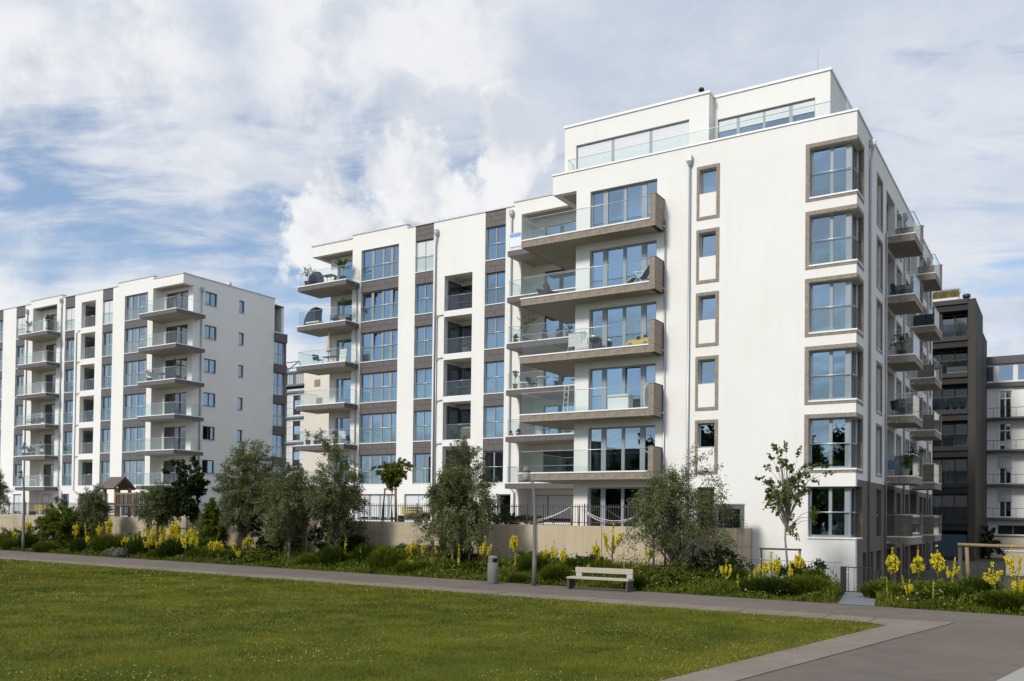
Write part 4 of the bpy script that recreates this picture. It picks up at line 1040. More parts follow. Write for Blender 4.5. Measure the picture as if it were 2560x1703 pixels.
# ---- street lamps
def street_lamp(u, v, h, label):
    t = thing('street_lamp', label, 'street lamp', W(u, v, 0), RZ + .35, 'grey park lamps along the path')
    MB().tube([(0, 0, -.05), (0, 0, .9), (0, 0, .92), (0, 0, h * .60), (-.03, 0, h * .76), (-.12, 0, h * .885), (-.30, 0, h * .955)], [.095, .09, .085, .072, .06, .05, .04], 14).build('pole', 'lamp_grey', t, True)
    MB().lathe([(.03, -.06), (.11, 0), (.145, .10), (.15, .26), (.14, .31)], 20, (-.36, 0, h * .90)).build('diffuser', 'lamp_glass', t, True)
    MB().lathe([(.145, 0), (.155, .05), (.145, .13), (.10, .19), (.03, .21)], 20, (-.36, 0, h * .90 + .312)).build('cap', 'lamp_grey', t, True)
street_lamp(9.95, -9.98, 4.55, 'grey street lamp with curved neck beside the litter bin')
street_lamp(50.6, -7.0, 5.35, 'grey street lamp at the far left of the path')

# ---- litter bin
t = thing('litter_bin', 'round grey concrete litter bin with domed hood at the path edge', 'litter bin', W(11.76, -10.14, 0), RZ)
MB().lathe([(.205, 0), (.215, .02), (.215, .05), (.222, .06), (.222, .80), (.205, .83), (.19, .835)], 28).build('body', 'bin_grey', t, True)
h = MB()
n = 28
for j in range(n):
    a0, a1 = 2 * math.pi * j / n, 2 * math.pi * (j + 1) / n
    am = (a0 + a1) / 2
    opening = abs(math.sin(am * 1.0 + .5)) < .55
    r0, r1 = .185, .19
    c0, s0, c1, s1 = math.cos(a0), math.sin(a0), math.cos(a1), math.sin(a1)
    if not opening:
        h.quad((r0 * c0, r0 * s0, .82), (r0 * c1, r0 * s1, .82), (r1 * c1, r1 * s1, .99), (r1 * c0, r1 * s0, .99))
        h.quad((.165 * c0, .165 * s0, .82), (.165 * c0, .165 * s0, .99), (.165 * c1, .165 * s1, .99), (.165 * c1, .165 * s1, .82))
h.lathe([(.186, .985), (.20, 1.0), (.20, 1.03), (.17, 1.075), (.09, 1.105), (.02, 1.11)], 28)
h.build('hood', 'bin_grey', t, True)
MB().lathe([(.16, .60), (.16, .84)], 20).build('liner', 'black', t, True)

# ---- park bench
t = thing('park_bench', 'weathered pale wooden bench with dark steel legs on the path edge', 'bench', W(7.0, -10.2, 0), RZ + .02)
L = 2.38
bevel(MB().box(-L / 2 - .05, L / 2 + .05, -.30, .24, .385, .46).build('seat', 'wood_grey', t), .008)
bevel(MB().box(-L / 2 + .05, L / 2, .22, .30, .60, .80).build('backrest', 'wood_grey', t), .008)
for x in (-L / 2 + .2, L / 2 - .12): bevel(MB().box(x - .12, x + .12, .225, .28, .46, .60).build('back_support', 'wood_grey', t), .006)
for x in (-L / 2 + .0, L / 2 - .02): MB().box(x - .035, x + .035, -.27, .26, 0, .383).build('leg', 'iron_brown', t)
cbox('stretcher', 'iron_brown', t, L - .1, .05, .05, (0, .0, .03))

# ---- swing, person
pg = -.48
t = thing('swing_frame', 'timber swing frame with round beam and leaning posts at the right', 'swing', W(-5.5, -2.6, pg), RZ)
MB().tube([(-1.35, 0, 2.30), (4.0, 0, 2.22)], .06, 12).build('beam', 'wood_tan', t, True)
MB().tube([(-1.28, .10, 2.33), (-1.20, -.55, 0)], .075, 12).build('post', 'wood_dark', t, True)
MB().tube([(-1.05, .0, 2.2), (-1.0, .55, 0)], .065, 12).build('post', 'wood_tan', t, True)
MB().tube([(3.85, 0, 2.3), (3.9, -.55, 0)], .09, 12).build('post', 'wood_tan', t, True); MB().tube([(3.85, 0, 2.3), (3.9, .55, 0)], .09, 12).build('post', 'wood_tan', t, True)
for x0, x1 in ((-.80, -.50), (.28, .06)): 
    MB().tube([(x0, 0, 2.16), (x0 + (x1 - x0) * .35, 0, 1.55)], .009, 6).build('rope', 'iron', t)
    MB().tube([(x0 + (x1 - x0) * .35, 0, 1.56), (x1, 0, .52)], [.022, .05], 8).build('strap', 'dark_fabric', t)
MB().lathe([(.36, .44), (.40, .47), (.40, .53), (.34, .52), (.1, .46)], 22, (-.22, 0, 0)).build('nest_seat', 'dark_fabric', t, True)
# ================================================================ VEGETATION KIT
def leaf_quads(C, T, N, L, Wd):
    """diamond leaves: centres C, long axis T, normal N, length L, width Wd -> verts, faces"""
    B = np.cross(T, N); B /= np.linalg.norm(B, axis=1, keepdims=True) + 1e-9
    L = np.asarray(L).reshape(-1, 1); Wd = np.asarray(Wd).reshape(-1, 1)
    V = np.stack([C - T * L * .5, C + B * Wd * .5 + N * L * .06, C + T * L * .5, C - B * Wd * .5 + N * L * .06], 1).reshape(-1, 3)
    F = np.arange(len(V)).reshape(-1, 4)
    return V, F
def unit(a): return a / (np.linalg.norm(a, axis=1, keepdims=True) + 1e-9)
def crown_mesh(name, seed, clusters, per, spread, L, Wd, droop=.3, tint_by=None):
    """clusters: (n,3) twig tips; leaves hang along short twigs"""
    rg = np.random.default_rng(seed)
    n = len(clusters)
    ctr = clusters.mean(0)
    out = unit(clusters - ctr + rg.normal(0, .3, (n, 3))); out[:, 2] -= droop
    out = unit(out)
    s = rg.random((n, per)) ** .8
    C = clusters[:, None, :] + out[:, None, :] * (s[..., None] - .5) * spread * 1.6 + rg.normal(0, spread * .22, (n, per, 3))
    T = unit((out[:, None, :] * .8 + rg.normal(0, .75, (n, per, 3))).reshape(-1, 3)); T[:, 2] -= droop * .6; T = unit(T)
    N = unit(rg.normal(0, 1, (n * per, 3)) + np.array([0, 0, .6]))
    C = C.reshape(-1, 3)
    ll = L * rg.uniform(.65, 1.25, n * per); ww = Wd * rg.uniform(.7, 1.2, n * per)
    V, F = leaf_quads(C, T, N, ll, ww)
    ct = np.repeat(rg.random(n), per) * .55 + rg.random(n * per) * .45
    return np_mesh(name, V, F, np.repeat(ct, 4))
def branch_paths(rg, base, h0, tips, k, sag=.15):
    """curved limbs from the trunk to chosen twig tips"""
    P = []
    for i in rg.choice(len(tips), min(k, len(tips)), replace=False):
        t = tips[i]; z0 = h0 + (t[2] - h0) * rg.uniform(.0, .45); z0 = max(h0 * .85, min(z0, t[2]))
        a = np.array([base[0] * 0, 0, z0]); m = a * .45 + t * .55; m[2] += sag * np.linalg.norm(t - a)
        P.append((a, m, t))
    return P
def tree(name, label, loc, H, clear, rx, seed, leafm, ncl, per, L, Wd, trunk_r=.07, spread=.30, shape='egg', bark='bark', droop=.3, group=None, rz=0, limbs=40, cat='tree', forks=1, lean=(0, 0), holes=.12):
    rg = np.random.default_rng(seed)
    t = thing(name, label, cat, loc, rz, group)
    ch = H - clear
    pts = []
    nl = 13; lob = unit(rg.normal(0, 1, (nl, 3)))
    lw = rg.uniform(.62, 1.25, nl)
    while len(pts) < ncl:
        p = rg.normal(0, 1, 3); p /= np.linalg.norm(p); r = rg.random() ** .42
        d = lob @ p; i = d.argmax(); r *= lw[i] * (.86 + .18 * d[i])
        if d[i] < .5 and rg.random() < holes * 2.5: continue
        q = p * r
        z = (q[2] + 1) / 2
        w = {'egg': 1.0 if z < .5 else 1 - .35 * (z - .5) * 2, 'cone': max(.12, 1.12 - .85 * z), 'weep': 1.05 - .45 * z, 'ball': 1.0, 'vase': .55 + .6 * z}[shape]
        pts.append((q[0] * rx * w + lean[0] * z, q[1] * rx * w + lean[1] * z, clear + z * ch))
    pts = np.array(pts)
    mb = MB(); wob = rg.normal(0, .04, (6, 2))
    zz = np.linspace(-.05, H * .86, 6)
    mb.tube([(wob[i][0] * (i > 0) * H * .25 + lean[0] * max(0, z - clear) / ch * .8, wob[i][1] * (i > 0) * H * .25 + lean[1] * max(0, z - clear) / ch * .8, z) for i, z in enumerate(zz)], [trunk_r * (1.15 - .95 * i / 5) for i in range(6)], 8)
    for a, m, q in branch_paths(rg, (0, 0), clear, pts, limbs):
        mb.tube([a, m, q], [trunk_r * .38, trunk_r * .22, trunk_r * .06], 5, cap=False)
    mb.build('trunk', bark, t, True)
    tag(obj('crown', crown_mesh('crown', seed + 1, pts, per, spread, L, Wd, droop), leafm, t), kind='stuff')
    return t
def stakes(u, v, z, h, w, label, n=2, mat='wood_dark', lean=.0, low=False, group=None):
    t = thing('tree_stakes', label, 'tree stakes', W(u, v, z), RZ, group)
    pos = [(-w, 0), (w, 0)] if n == 2 else [(-w, -w * .6), (w, -w * .6), (0, w * .8)]
    if n == 4: pos = [(-w, -w), (w, -w), (w, w), (-w, w)]
    for x, y in pos: MB().tube([(x * (1 + lean), y * (1 + lean), -.05), (x, y, h)], .045, 8).build('stake', mat, t, True)
    for i in range(len(pos) if n > 2 else 1):
        p, q = pos[i], pos[(i + 1) % len(pos)]
        d = Vector((q[0] - p[0], q[1] - p[1], 0)).normalized() * .07
        MB().tube([(p[0] - d.x, p[1] - d.y, h - .04), (q[0] + d.x, q[1] + d.y, h - .04)], .036, 8).build('crossbar', mat, t, True)
        if low:
            for zz in (.18, .42, .66): MB().tube([(p[0] - d.x, p[1] - d.y, zz), (q[0] + d.x, q[1] + d.y, zz)], .035, 8).build('crossbar', mat, t, True)
    return t
GS = 'silvery narrow-leaved trees before the retaining wall'
def sil(label, u, v, H, clear, rx, seed, ncl, per, **k):
    return tree('silver_leaved_tree', label, W(u, v, k.pop('z', 0)), H, clear, rx, seed, 'leaf_silver', ncl, per, k.pop('L', .155), k.pop('Wd', .046), k.pop('trunk_r', .075), k.pop('spread', .40), k.pop('shape', 'weep'), droop=k.pop('droop', .55), group=GS, **k)


# ================================================================ GRASS, MULLEINS, BEDS
def blades_mesh(name, base, h, w, bend, rg, seg=2, tint=None):
    """grass blades: base (n,3), height h, width w, bend outwards"""
    n = len(base); a = rg.uniform(0, 2 * np.pi, n)
    side = np.stack([np.cos(a), np.sin(a), np.zeros(n)], 1)
    b2 = rg.uniform(0, 2 * np.pi, n) if not isinstance(bend, tuple) else bend[1]
    bd = bend[0] if isinstance(bend, tuple) else bend
    dirn = np.stack([np.cos(b2), np.sin(b2), np.zeros(n)], 1) if np.ndim(b2) == 1 else b2
    h = np.asarray(h).reshape(-1, 1); w = np.asarray(w).reshape(-1, 1); bd = np.asarray(bd).reshape(-1, 1)
    if seg == 1:
        V = np.stack([base - side * w * .5, base + side * w * .5, base + dirn * bd + np.array([0, 0, 1.]) * h], 1).reshape(-1, 3)
        F = np.arange(len(V)).reshape(-1, 3)
        return np_mesh(name, V, F, np.repeat(tint if tint is not None else rg.random(n), 3))
    m = base + dirn * bd * .35 + np.array([0, 0, 1.]) * h * .68
    tip = base + dirn * bd + np.array([0, 0, 1.]) * h * (.92)
    V = np.stack([base - side * w * .5, base + side * w * .5, m + side * w * .42, m - side * w * .42, tip], 1).reshape(-1, 3)
    i = np.arange(n) * 5
    F = np.concatenate([np.stack([i, i + 1, i + 2], 1), np.stack([i, i + 2, i + 3], 1), np.stack([i + 3, i + 2, i + 4], 1)])
    return np_mesh(name, V, F, np.repeat(tint if tint is not None else rg.random(n), 5))

def tussock_mesh(seed, n=1150):
    k = ('tus', seed)
    if k not in MC:
        rg = np.random.default_rng(seed); r = np.sqrt(rg.random(n)) * .5; a = rg.uniform(0, 2 * np.pi, n)
        base = np.stack([r * np.cos(a) * .8, r * np.sin(a) * .8, np.zeros(n)], 1)
        h = np.sqrt(np.clip(1 - (r / .55) ** 2, .08, 1)) * rg.uniform(.75, 1.08, n)
        out = np.stack([np.cos(a), np.sin(a), np.zeros(n)], 1)
        MC[k] = blades_mesh('tussock', base, h, .035 * np.ones(n), (.12 + .5 * r * rg.uniform(.3, 1.2, n), out), rg, 2)
    return MC[k]

MUL = {}
def mullein_parts(kind, seed):
    k = (kind, seed)
    if k in MUL: return MUL[k]
    rg = np.random.default_rng(seed * 7 + {'dense': 1, 'open': 2, 'spike': 3}[kind])
    st = MB(); FC = []; LV = []
    nb = {'dense': 22, 'open': 9, 'spike': 1}[kind]
    z0 = {'dense': .46, 'open': .42, 'spike': .30}[kind]
    st.tube([(0, 0, 0), (.004, 0, .5), (0, .004, .97)], [.014, .011, .004], 6)
    lines = [((0, 0, z0), (0, 0, z0 + .22), (0, 0, 1.0))]
    for i in range(nb - 1):
        a = 2.4 * i + rg.uniform(-.3, .3); zb = z0 - .06 + (.30 if kind == 'dense' else .22) * rg.random()
        if kind == 'dense': r1 = rg.uniform(.04, .17); zt = .93 - r1 * 1.3 + rg.uniform(-.06, .02)
        else: r1 = rg.uniform(.09, .22); zt = .86 - r1 * .5 + rg.uniform(-.14, .06)
        c, s = math.cos(a), math.sin(a)
        p0, p1, p2 = (0, 0, zb - .05), (r1 * .8 * c, r1 * .8 * s, zb + .09), (r1 * c * 1.05, r1 * s * 1.05, max(zt, zb + .15))
        st.tube([p0, p1, p2], [.006, .005, .002], 4, cap=False)
        lines.append((p1, ((p1[0] + p2[0]) / 2 * 1.04, (p1[1] + p2[1]) / 2 * 1.04, (p1[2] + p2[2]) / 2), p2))
    per = {'dense': 62, 'open': 84, 'spike': 110}[kind]
    for p, q, r_ in lines:
        p, q, r_ = map(np.array, (p, q, r_))
        t = rg.random(per)[:, None]
        pt = (1 - t) ** 2 * p + 2 * t * (1 - t) * q + t ** 2 * r_
        FC.append(pt + rg.normal(0, .014 if kind != 'spike' else .012, (per, 3)) * np.array([1, 1, .6]))
    FC = np.concatenate(FC); n = len(FC)
    Vf, Ff = leaf_quads(FC, unit(rg.normal(0, 1, (n, 3))), unit(rg.normal(0, 1, (n, 3))), rg.uniform(.032, .052, n), rg.uniform(.028, .046, n))
    fl = np_mesh('flower_spikes', Vf, Ff, np.repeat(rg.random(n), 4))
    ns = 16; C = []; T = []; LL = []
    for i in range(ns):
        a = 2.4 * i; z = .02 + .34 * (i / ns) ** 1.4; l = .26 * (1 - .6 * i / ns)
        c, s = math.cos(a), math.sin(a); tt = np.array([c, s, .35 + .5 * i / ns]); tt /= np.linalg.norm(tt)
        C.append(np.array([0, 0, z]) + tt * l * .5); T.append(tt); LL.append(l)
    C, T, LL = np.array(C), np.array(T), np.array(LL)
    N = unit(np.cross(np.cross(T, np.array([0, 0, 1.])), T))
    Vl, Fl = leaf_quads(C, T, N, LL, LL * .34)
    lv = np_mesh('leaf_rosette', Vl, Fl, np.repeat(rg.random(ns), 4))
    MUL[k] = (st.mesh('stem', True), fl, lv)
    return MUL[k]
def mullein(u, v, H, wd, kind, seed, label, z=0.0):
    t = thing('mullein', label, 'mullein', W(u, v, z), seed * 1.7, 'yellow flowering mulleins in the planting bed')
    s_, f_, l_ = mullein_parts(kind, seed % 4)
    obj('stem', s_, 'leaf_mullein', t); tag(obj('flower_spikes', f_, 'petal_yellow', t), kind='stuff'); obj('leaf_rosette', l_, 'leaf_mullein', t)
    t.scale = (wd, wd, H)
    lr = random.Random(seed * 13 + 5); t.rotation_euler = (lr.uniform(-.09, .09), lr.uniform(-.09, .09), seed * 1.7)
    return t
# ================================================================ TREES
sil('big silvery tree at the left of the central group', 31.97, -5.0, 6.5, .7, 2.15, 21, 480, 72, limbs=60, lean=(.3, 0))
sil('silvery tree with pale trunk in the middle of the central group', 27.3, -6.0, 5.1, 1.0, 1.7, 22, 300, 64, bark='bark_pale', limbs=55)
sil('silvery tree at the right of the central group, its top over the balconies', 25.0, -4.9, 6.2, .8, 1.75, 23, 320, 64, limbs=55, shape='egg', lean=(-.3, 0))
sil('silvery tree in front of the louvred wall vent', 17.0, -5.2, 5.8, .6, 2.2, 24, 480, 72, shape='weep', limbs=60)
sil('airy silvery tree behind the park bench, held by low timber rails', 6.2, -5.0, 5.5, .6, 2.65, 25, 400, 58, spread=.45, limbs=100, shape='weep', L=.14, Wd=.038, trunk_r=.09)
sil('small silvery tree left of the wooden playhouse', 46.7, -4.6, 4.4, 1.3, 1.15, 26, 192, 69, trunk_r=.06)
sil('small round silvery tree right of the wooden playhouse', 39.6, -5.0, 4.5, 1.9, 1.25, 27, 210, 72, trunk_r=.06, shape='egg')
sil('silvery tree cut by the left edge of the picture', 65.2, -1.0, 3.5, .3, 1.0, 28, 157, 69, z=2.2)
tree('dark_leaved_tree', 'dark green staked tree in front of the left block', W(37.43, -4.6, 0), 5.9, 2.4, 1.5, 31, 'leaf_dark', 150, 60, .17, .11, .07, .26, 'vase', limbs=40)
tree('lollipop_tree', 'small clipped round-headed tree with three stakes on the terrace', W(24.3, -1.2, 2.2), 3.5, 2.05, .9, 32, 'leaf_green', 130, 46, .12, .08, .035, .20, 'vase', limbs=20)
tree('young_maple', 'young maple with open branches between bench and gate', W(1.68, -4.6, -.1), 6.0, 2.3, 1.5, 33, 'leaf_maple', 84, 26, .145, .095, .05, .22, 'egg', bark='bark_pale', limbs=84)
tree('rear_tree', 'dark bushy tree between the left block and the wing', W(39.5, 6, 2.2), 3.9, .4, 1.1, 34, 'leaf_dark', 70, 40, .16, .10, .06, .3, 'ball', limbs=10)
tree('garden_shrub', 'large green shrub beneath the terrace at the left', W(50.0, -4.6, 0), 3.25, .15, 2.05, 35, 'leaf_green', 430, 58, .13, .075, .05, .32, 'ball', limbs=25, cat='shrub')
tree('garden_shrub', 'upright dark shrub left of the big silvery tree', W(35.4, -4.3, 0), 3.4, .15, 1.15, 36, 'leaf_green', 280, 54, .14, .085, .05, .28, 'cone', limbs=20, cat='shrub')
tree('garden_shrub', 'low dark shrub behind the timber tree rails', W(4.6, -4.2, 0), 1.7, .05, 1.3, 37, 'leaf_dark', 90, 40, .12, .08, .03, .26, 'ball', limbs=12, cat='shrub')
tree('garden_shrub', 'dark evergreen shrub at the foot of the central silvery trees, left', W(30.2, -4.0, 0), 2.3, .02, 1.6, 44, 'leaf_dark', 150, 44, .14, .08, .03, .3, 'ball', limbs=10, cat='shrub')
tree('garden_shrub', 'dark evergreen shrub at the foot of the central silvery trees, right', W(25.6, -3.7, 0), 2.1, .02, 1.5, 45, 'leaf_dark', 140, 44, .14, .08, .03, .3, 'ball', limbs=10, cat='shrub')
tree('garden_shrub', 'dark low shrub below the silvery tree at the wall vent', W(17.6, -4.0, 0), 1.1, .02, 1.2, 46, 'leaf_dark', 80, 40, .13, .08, .03, .28, 'ball', limbs=8, cat='shrub')
tree('garden_shrub', 'leafy green shrub right of the bench', W(5.0, -8.2, 0), .95, .02, .75, 38, 'leaf_green', 50, 40, .10, .05, .02, .2, 'ball', limbs=8, cat='shrub')
tree('garden_shrub', 'dark shrub in front of the mesh fence beside the maple', W(1.0, -5.6, -.1), 1.25, .02, 1.1, 39, 'leaf_dark', 70, 40, .11, .07, .02, .24, 'ball', limbs=8, cat='shrub')
tree('garden_shrub', 'small grey-leaved cushion shrub at the path edge on the left', W(39.6, -7.6, 0), .62, .0, .72, 40, 'leaf_grey', 45, 40, .09, .025, .02, .18, 'ball', limbs=5, cat='shrub')
tree('garden_shrub', 'round green bush beside the dark tower at the garden wall', W(-1.9, 47, -.4), 2.6, .05, 1.2, 41, 'leaf_dark', 60, 40, .2, .12, .03, .3, 'ball', limbs=5, cat='shrub')
tree('terrace_hedge', 'low green hedge behind the fence at the shuttered terrace window', W(16.5, -1.4, 2.2), .6, .0, 2.4, 42, 'leaf_dark', 120, 40, .1, .06, .02, .2, 'ball', limbs=5, cat='hedge').scale = (1, .3, 1)
for i, (u, v, h, r_, lf, lab) in enumerate(((57.5, -4.0, 1.3, 1.5, 'leaf_green', 'bushy green shrub at the wall foot left of the far lamp'), (43.2, -3.7, 1.35, 1.3, 'leaf_green', 'green shrub at the wall foot below the playhouse'), (35.0, -5.8, 1.1, 1.1, 'leaf_green', 'low green shrub before the upright shrub'), (22.0, -3.7, 1.3, 1.4, 'leaf_green', 'green shrub at the wall foot below the lollipop tree'),
        (13.6, -3.6, 1.05, 1.3, 'leaf_green', 'green shrub at the wall foot right of the louvred vent'), (10.6, -4.0, .95, 1.2, 'leaf_dark', 'dark shrub at the wall foot behind the lamp'), (28.2, -7.2, .75, .9, 'leaf_green', 'low bright shrub at the foot of the pale trunk'), (-4.0, -7.6, .7, 1.0, 'leaf_green', 'low bright shrub among the mulleins right of the gate'))):
    tree('garden_shrub', lab, W(u, v, gz(u, v)), h, .0, r_, 300 + i, lf, 130, 44, .12, .065, .02, .24, 'ball', limbs=8, cat='shrub')
stakes(6.2, -5.0, 0, 2.0, .62, 'dark timber posts and low rails around the airy silvery tree', 4, low=True)
stakes(39.6, -5.0, 0, 1.95, .50, 'dark stake frame under the small round silvery tree', 3)
stakes(37.4, -4.6, 0, 1.75, .62, 'dark stake frame under the dark leaved tree', 2)
stakes(24.3, -1.2, 2.2, 1.95, .36, 'tan three-legged stakes around the lollipop tree', 3, 'wood_tan', .4)
stakes(1.95, -4.5, -.1, 1.65, .75, 'dark stake pair with crossbar at the young maple', 2)
stakes(46.7, -4.6, 0, 2.0, .45, 'dark stake pair under the small silvery tree', 2)
stakes(26.9, -5.9, 0, 1.5, .75, 'dark stake pair at the pale trunk in the central group', 2)
stakes(17.0, -5.2, 0, 1.6, .7, 'dark stake pair below the silvery tree at the wall vent', 2)
pt = tree('park_tree', 'leafy park tree across the lawn, mirrored dark in the lower windows', (-58, 22, 0), 10, .6, 5.2, 51, 'leaf_dark', 240, 40, .55, .38, .2, 1.0, 'egg', limbs=12, group='park trees across the lawn')
for i, (x, y, s) in enumerate(((-57, 13, .95), (-60, 4, 1.15), (-56, -5, 1.5), (-62, 31, .75), (-58, -14, 1.55), (-60, 39, .7), (-55, -24, 1.6), (-49, -33, 1.65), (-41, -42, 1.6), (-31, -50, 1.65), (-20, -57, 1.4), (-62, -30, 1.8), (-50, -46, 1.8))):
    c = copy_tree(pt, None, (x, y, 0), i * 1.3, (s, s, s))

# ================================================================ PLANTING BED
MULS = [
(40.25, -5.50, 1.75, 1.40, 'spike'),
(38.89, -6.10, 1.68, 1.36, 'spike'),
(39.68, -5.10, 1.75, 0.89, 'open'),
(37.82, -5.90, 1.69, 1.35, 'spike'),
(37.81, -5.30, 1.98, 0.98, 'open'),
(37.24, -5.40, 2.03, 1.53, 'spike'),
(36.89, -5.30, 1.80, 0.86, 'open'),
(34.92, -6.10, 1.79, 0.83, 'open'),
(34.13, -6.50, 1.24, 1.13, 'spike'),
(31.73, -6.70, 1.15, 0.70, 'open'),
(29.72, -6.10, 1.19, 1.55, 'spike'),
(12.00, -6.00, 1.13, 1.00, 'spike'),
(8.86, -6.00, 1.15, 0.96, 'spike'),
(8.26, -5.40, 1.37, 1.09, 'spike'),
(6.15, -4.40, 1.02, 0.96, 'spike'),
(-2.94, -7.00, 0.81, 0.78, 'spike'),
(52.73, -6.30, 1.35, 0.83, 'dense'),
(53.18, -5.10, 2.11, 1.15, 'dense'),
(47.67, -5.30, 1.89, 1.31, 'dense'),
(45.96, -5.50, 1.81, 1.47, 'spike'),
(43.49, -7.10, 1.23, 0.75, 'dense'),
(45.12, -5.10, 1.92, 1.00, 'dense'),
(44.59, -4.90, 2.26, 1.43, 'dense'),
(41.16, -6.00, 1.32, 1.00, 'open'),
(40.24, -6.10, 1.27, 1.04, 'spike'),
(40.74, -5.40, 1.86, 1.05, 'spike'),
(40.23, -5.30, 2.06, 0.68, 'dense'),
(39.37, -5.50, 1.93, 0.99, 'open'),
(38.39, -5.90, 2.09, 0.87, 'open'),
(38.99, -5.20, 2.06, 0.88, 'open'),
(37.63, -6.90, 1.29, 1.16, 'open'),
(37.04, -6.80, 1.25, 1.16, 'open'),
(38.71, -5.10, 1.94, 0.77, 'open'),
(37.08, -5.70, 2.23, 1.84, 'dense'),
(36.55, -6.40, 1.88, 0.84, 'open'),
(36.11, -6.10, 1.77, 0.84, 'open'),
(35.84, -5.60, 1.96, 1.17, 'dense'),
(34.14, -7.20, 1.48, 1.52, 'open'),
(33.65, -6.70, 1.59, 2.24, 'spike'),
(32.19, -7.10, 1.23, 0.79, 'dense'),
(30.86, -7.70, 1.29, 1.19, 'dense'),
(30.30, -7.00, 1.23, 0.72, 'dense'),
(29.01, -7.90, 0.82, 0.66, 'open'),
(30.00, -6.50, 1.49, 1.08, 'dense'),
(24.32, -5.00, 1.38, 2.09, 'spike'),
(21.59, -6.70, 0.99, 1.12, 'spike'),
(19.39, -7.40, 0.79, 0.68, 'open'),
(19.65, -5.40, 1.46, 1.52, 'dense'),
(18.16, -7.40, 0.74, 0.84, 'open'),
(19.00, -5.20, 1.44, 1.08, 'dense'),
(17.65, -6.40, 0.85, 0.43, 'open'),
(18.03, -5.20, 1.40, 1.05, 'open'),
(16.39, -6.40, 1.26, 1.32, 'spike'),
(15.79, -6.80, 1.33, 1.69, 'spike'),
(14.69, -6.40, 1.73, 1.15, 'open'),
(14.09, -4.60, 1.95, 1.14, 'dense'),
(12.54, -7.20, 1.01, 0.98, 'spike'),
(12.24, -5.20, 1.37, 0.70, 'dense'),
(11.65, -5.60, 1.57, 0.80, 'open'),
(11.01, -5.80, 1.33, 0.92, 'dense'),
(9.47, -5.60, 1.66, 0.95, 'dense'),
(8.90, -5.20, 2.37, 1.79, 'open'),
(9.22, -6.90, 0.76, 0.46, 'dense'),
(7.43, -4.80, 1.71, 0.92, 'open'),
(2.86, -8.40, 1.17, 1.12, 'open'),
(2.26, -8.80, 0.71, 0.81, 'spike'),
(2.13, -8.00, 0.73, 0.83, 'spike'),
(2.07, -7.00, 1.17, 0.88, 'open'),
(2.15, -4.80, 1.80, 1.57, 'open'),
(1.56, -6.00, 1.34, 0.92, 'dense'),
(1.34, -5.00, 1.67, 1.20, 'dense'),
(0.89, -5.60, 1.68, 1.01, 'dense'),
(0.91, -7.00, 1.03, 0.57, 'dense'),
(-2.36, -6.00, 1.69, 1.30, 'dense'),
(-3.26, -6.20, 1.60, 1.16, 'dense'),
(-3.91, -5.80, 1.82, 1.23, 'dense'),
(-4.26, -6.30, 1.42, 0.93, 'open'),
(-2.64, -8.60, 0.81, 0.56, 'spike'),
(-3.46, -9.20, 0.79, 0.63, 'open'),
(-4.06, -9.00, 0.80, 0.72, 'spike'),
(-5.74, -8.00, 1.38, 1.32, 'open'),
(-6.20, -6.00, 1.87, 1.09, 'open'),
(-6.45, -8.20, 1.05, 0.96, 'open'),
]
ORD = 'first second third fourth fifth sixth seventh eighth ninth tenth eleventh twelfth thirteenth fourteenth fifteenth sixteenth seventeenth eighteenth nineteenth twentieth'.split()
def ordw(n):
    if n <= 20: return ORD[n - 1]
    t = {2: 'twenty', 3: 'thirty', 4: 'forty', 5: 'fifty', 6: 'sixty', 7: 'seventy', 8: 'eighty'}[n // 10]
    if n % 10 == 0: return t[:-1] + 'ieth'
    return t + '-' + ORD[n % 10 - 1]
def shot_x(u, v):
    p = W(u, v); return p.x / p.y
mo = sorted(range(len(MULS)), key=lambda i: shot_x(MULS[i][0], MULS[i][1]))
for rank, i in enumerate(mo):
    u, v, H, wd, kind = MULS[i]
    adj = ('tall ' if H > 1.6 else 'short ' if H < 1.05 else '') + {'dense': 'dense-headed', 'open': 'branching', 'spike': 'slender'}[kind]
    nearb = ' beside the park bench' if 7 < u < 10 and v > -7 else ' near the gate' if -3 < u < 3 else ' below the swing' if u < -4 else ''
    mullein(u, v, H * 1.05, wd * 1.12, kind, i, '%s yellow mullein%s, %s mullein from the left' % (adj, nearb, ordw(rank + 1)), gz(u, v))
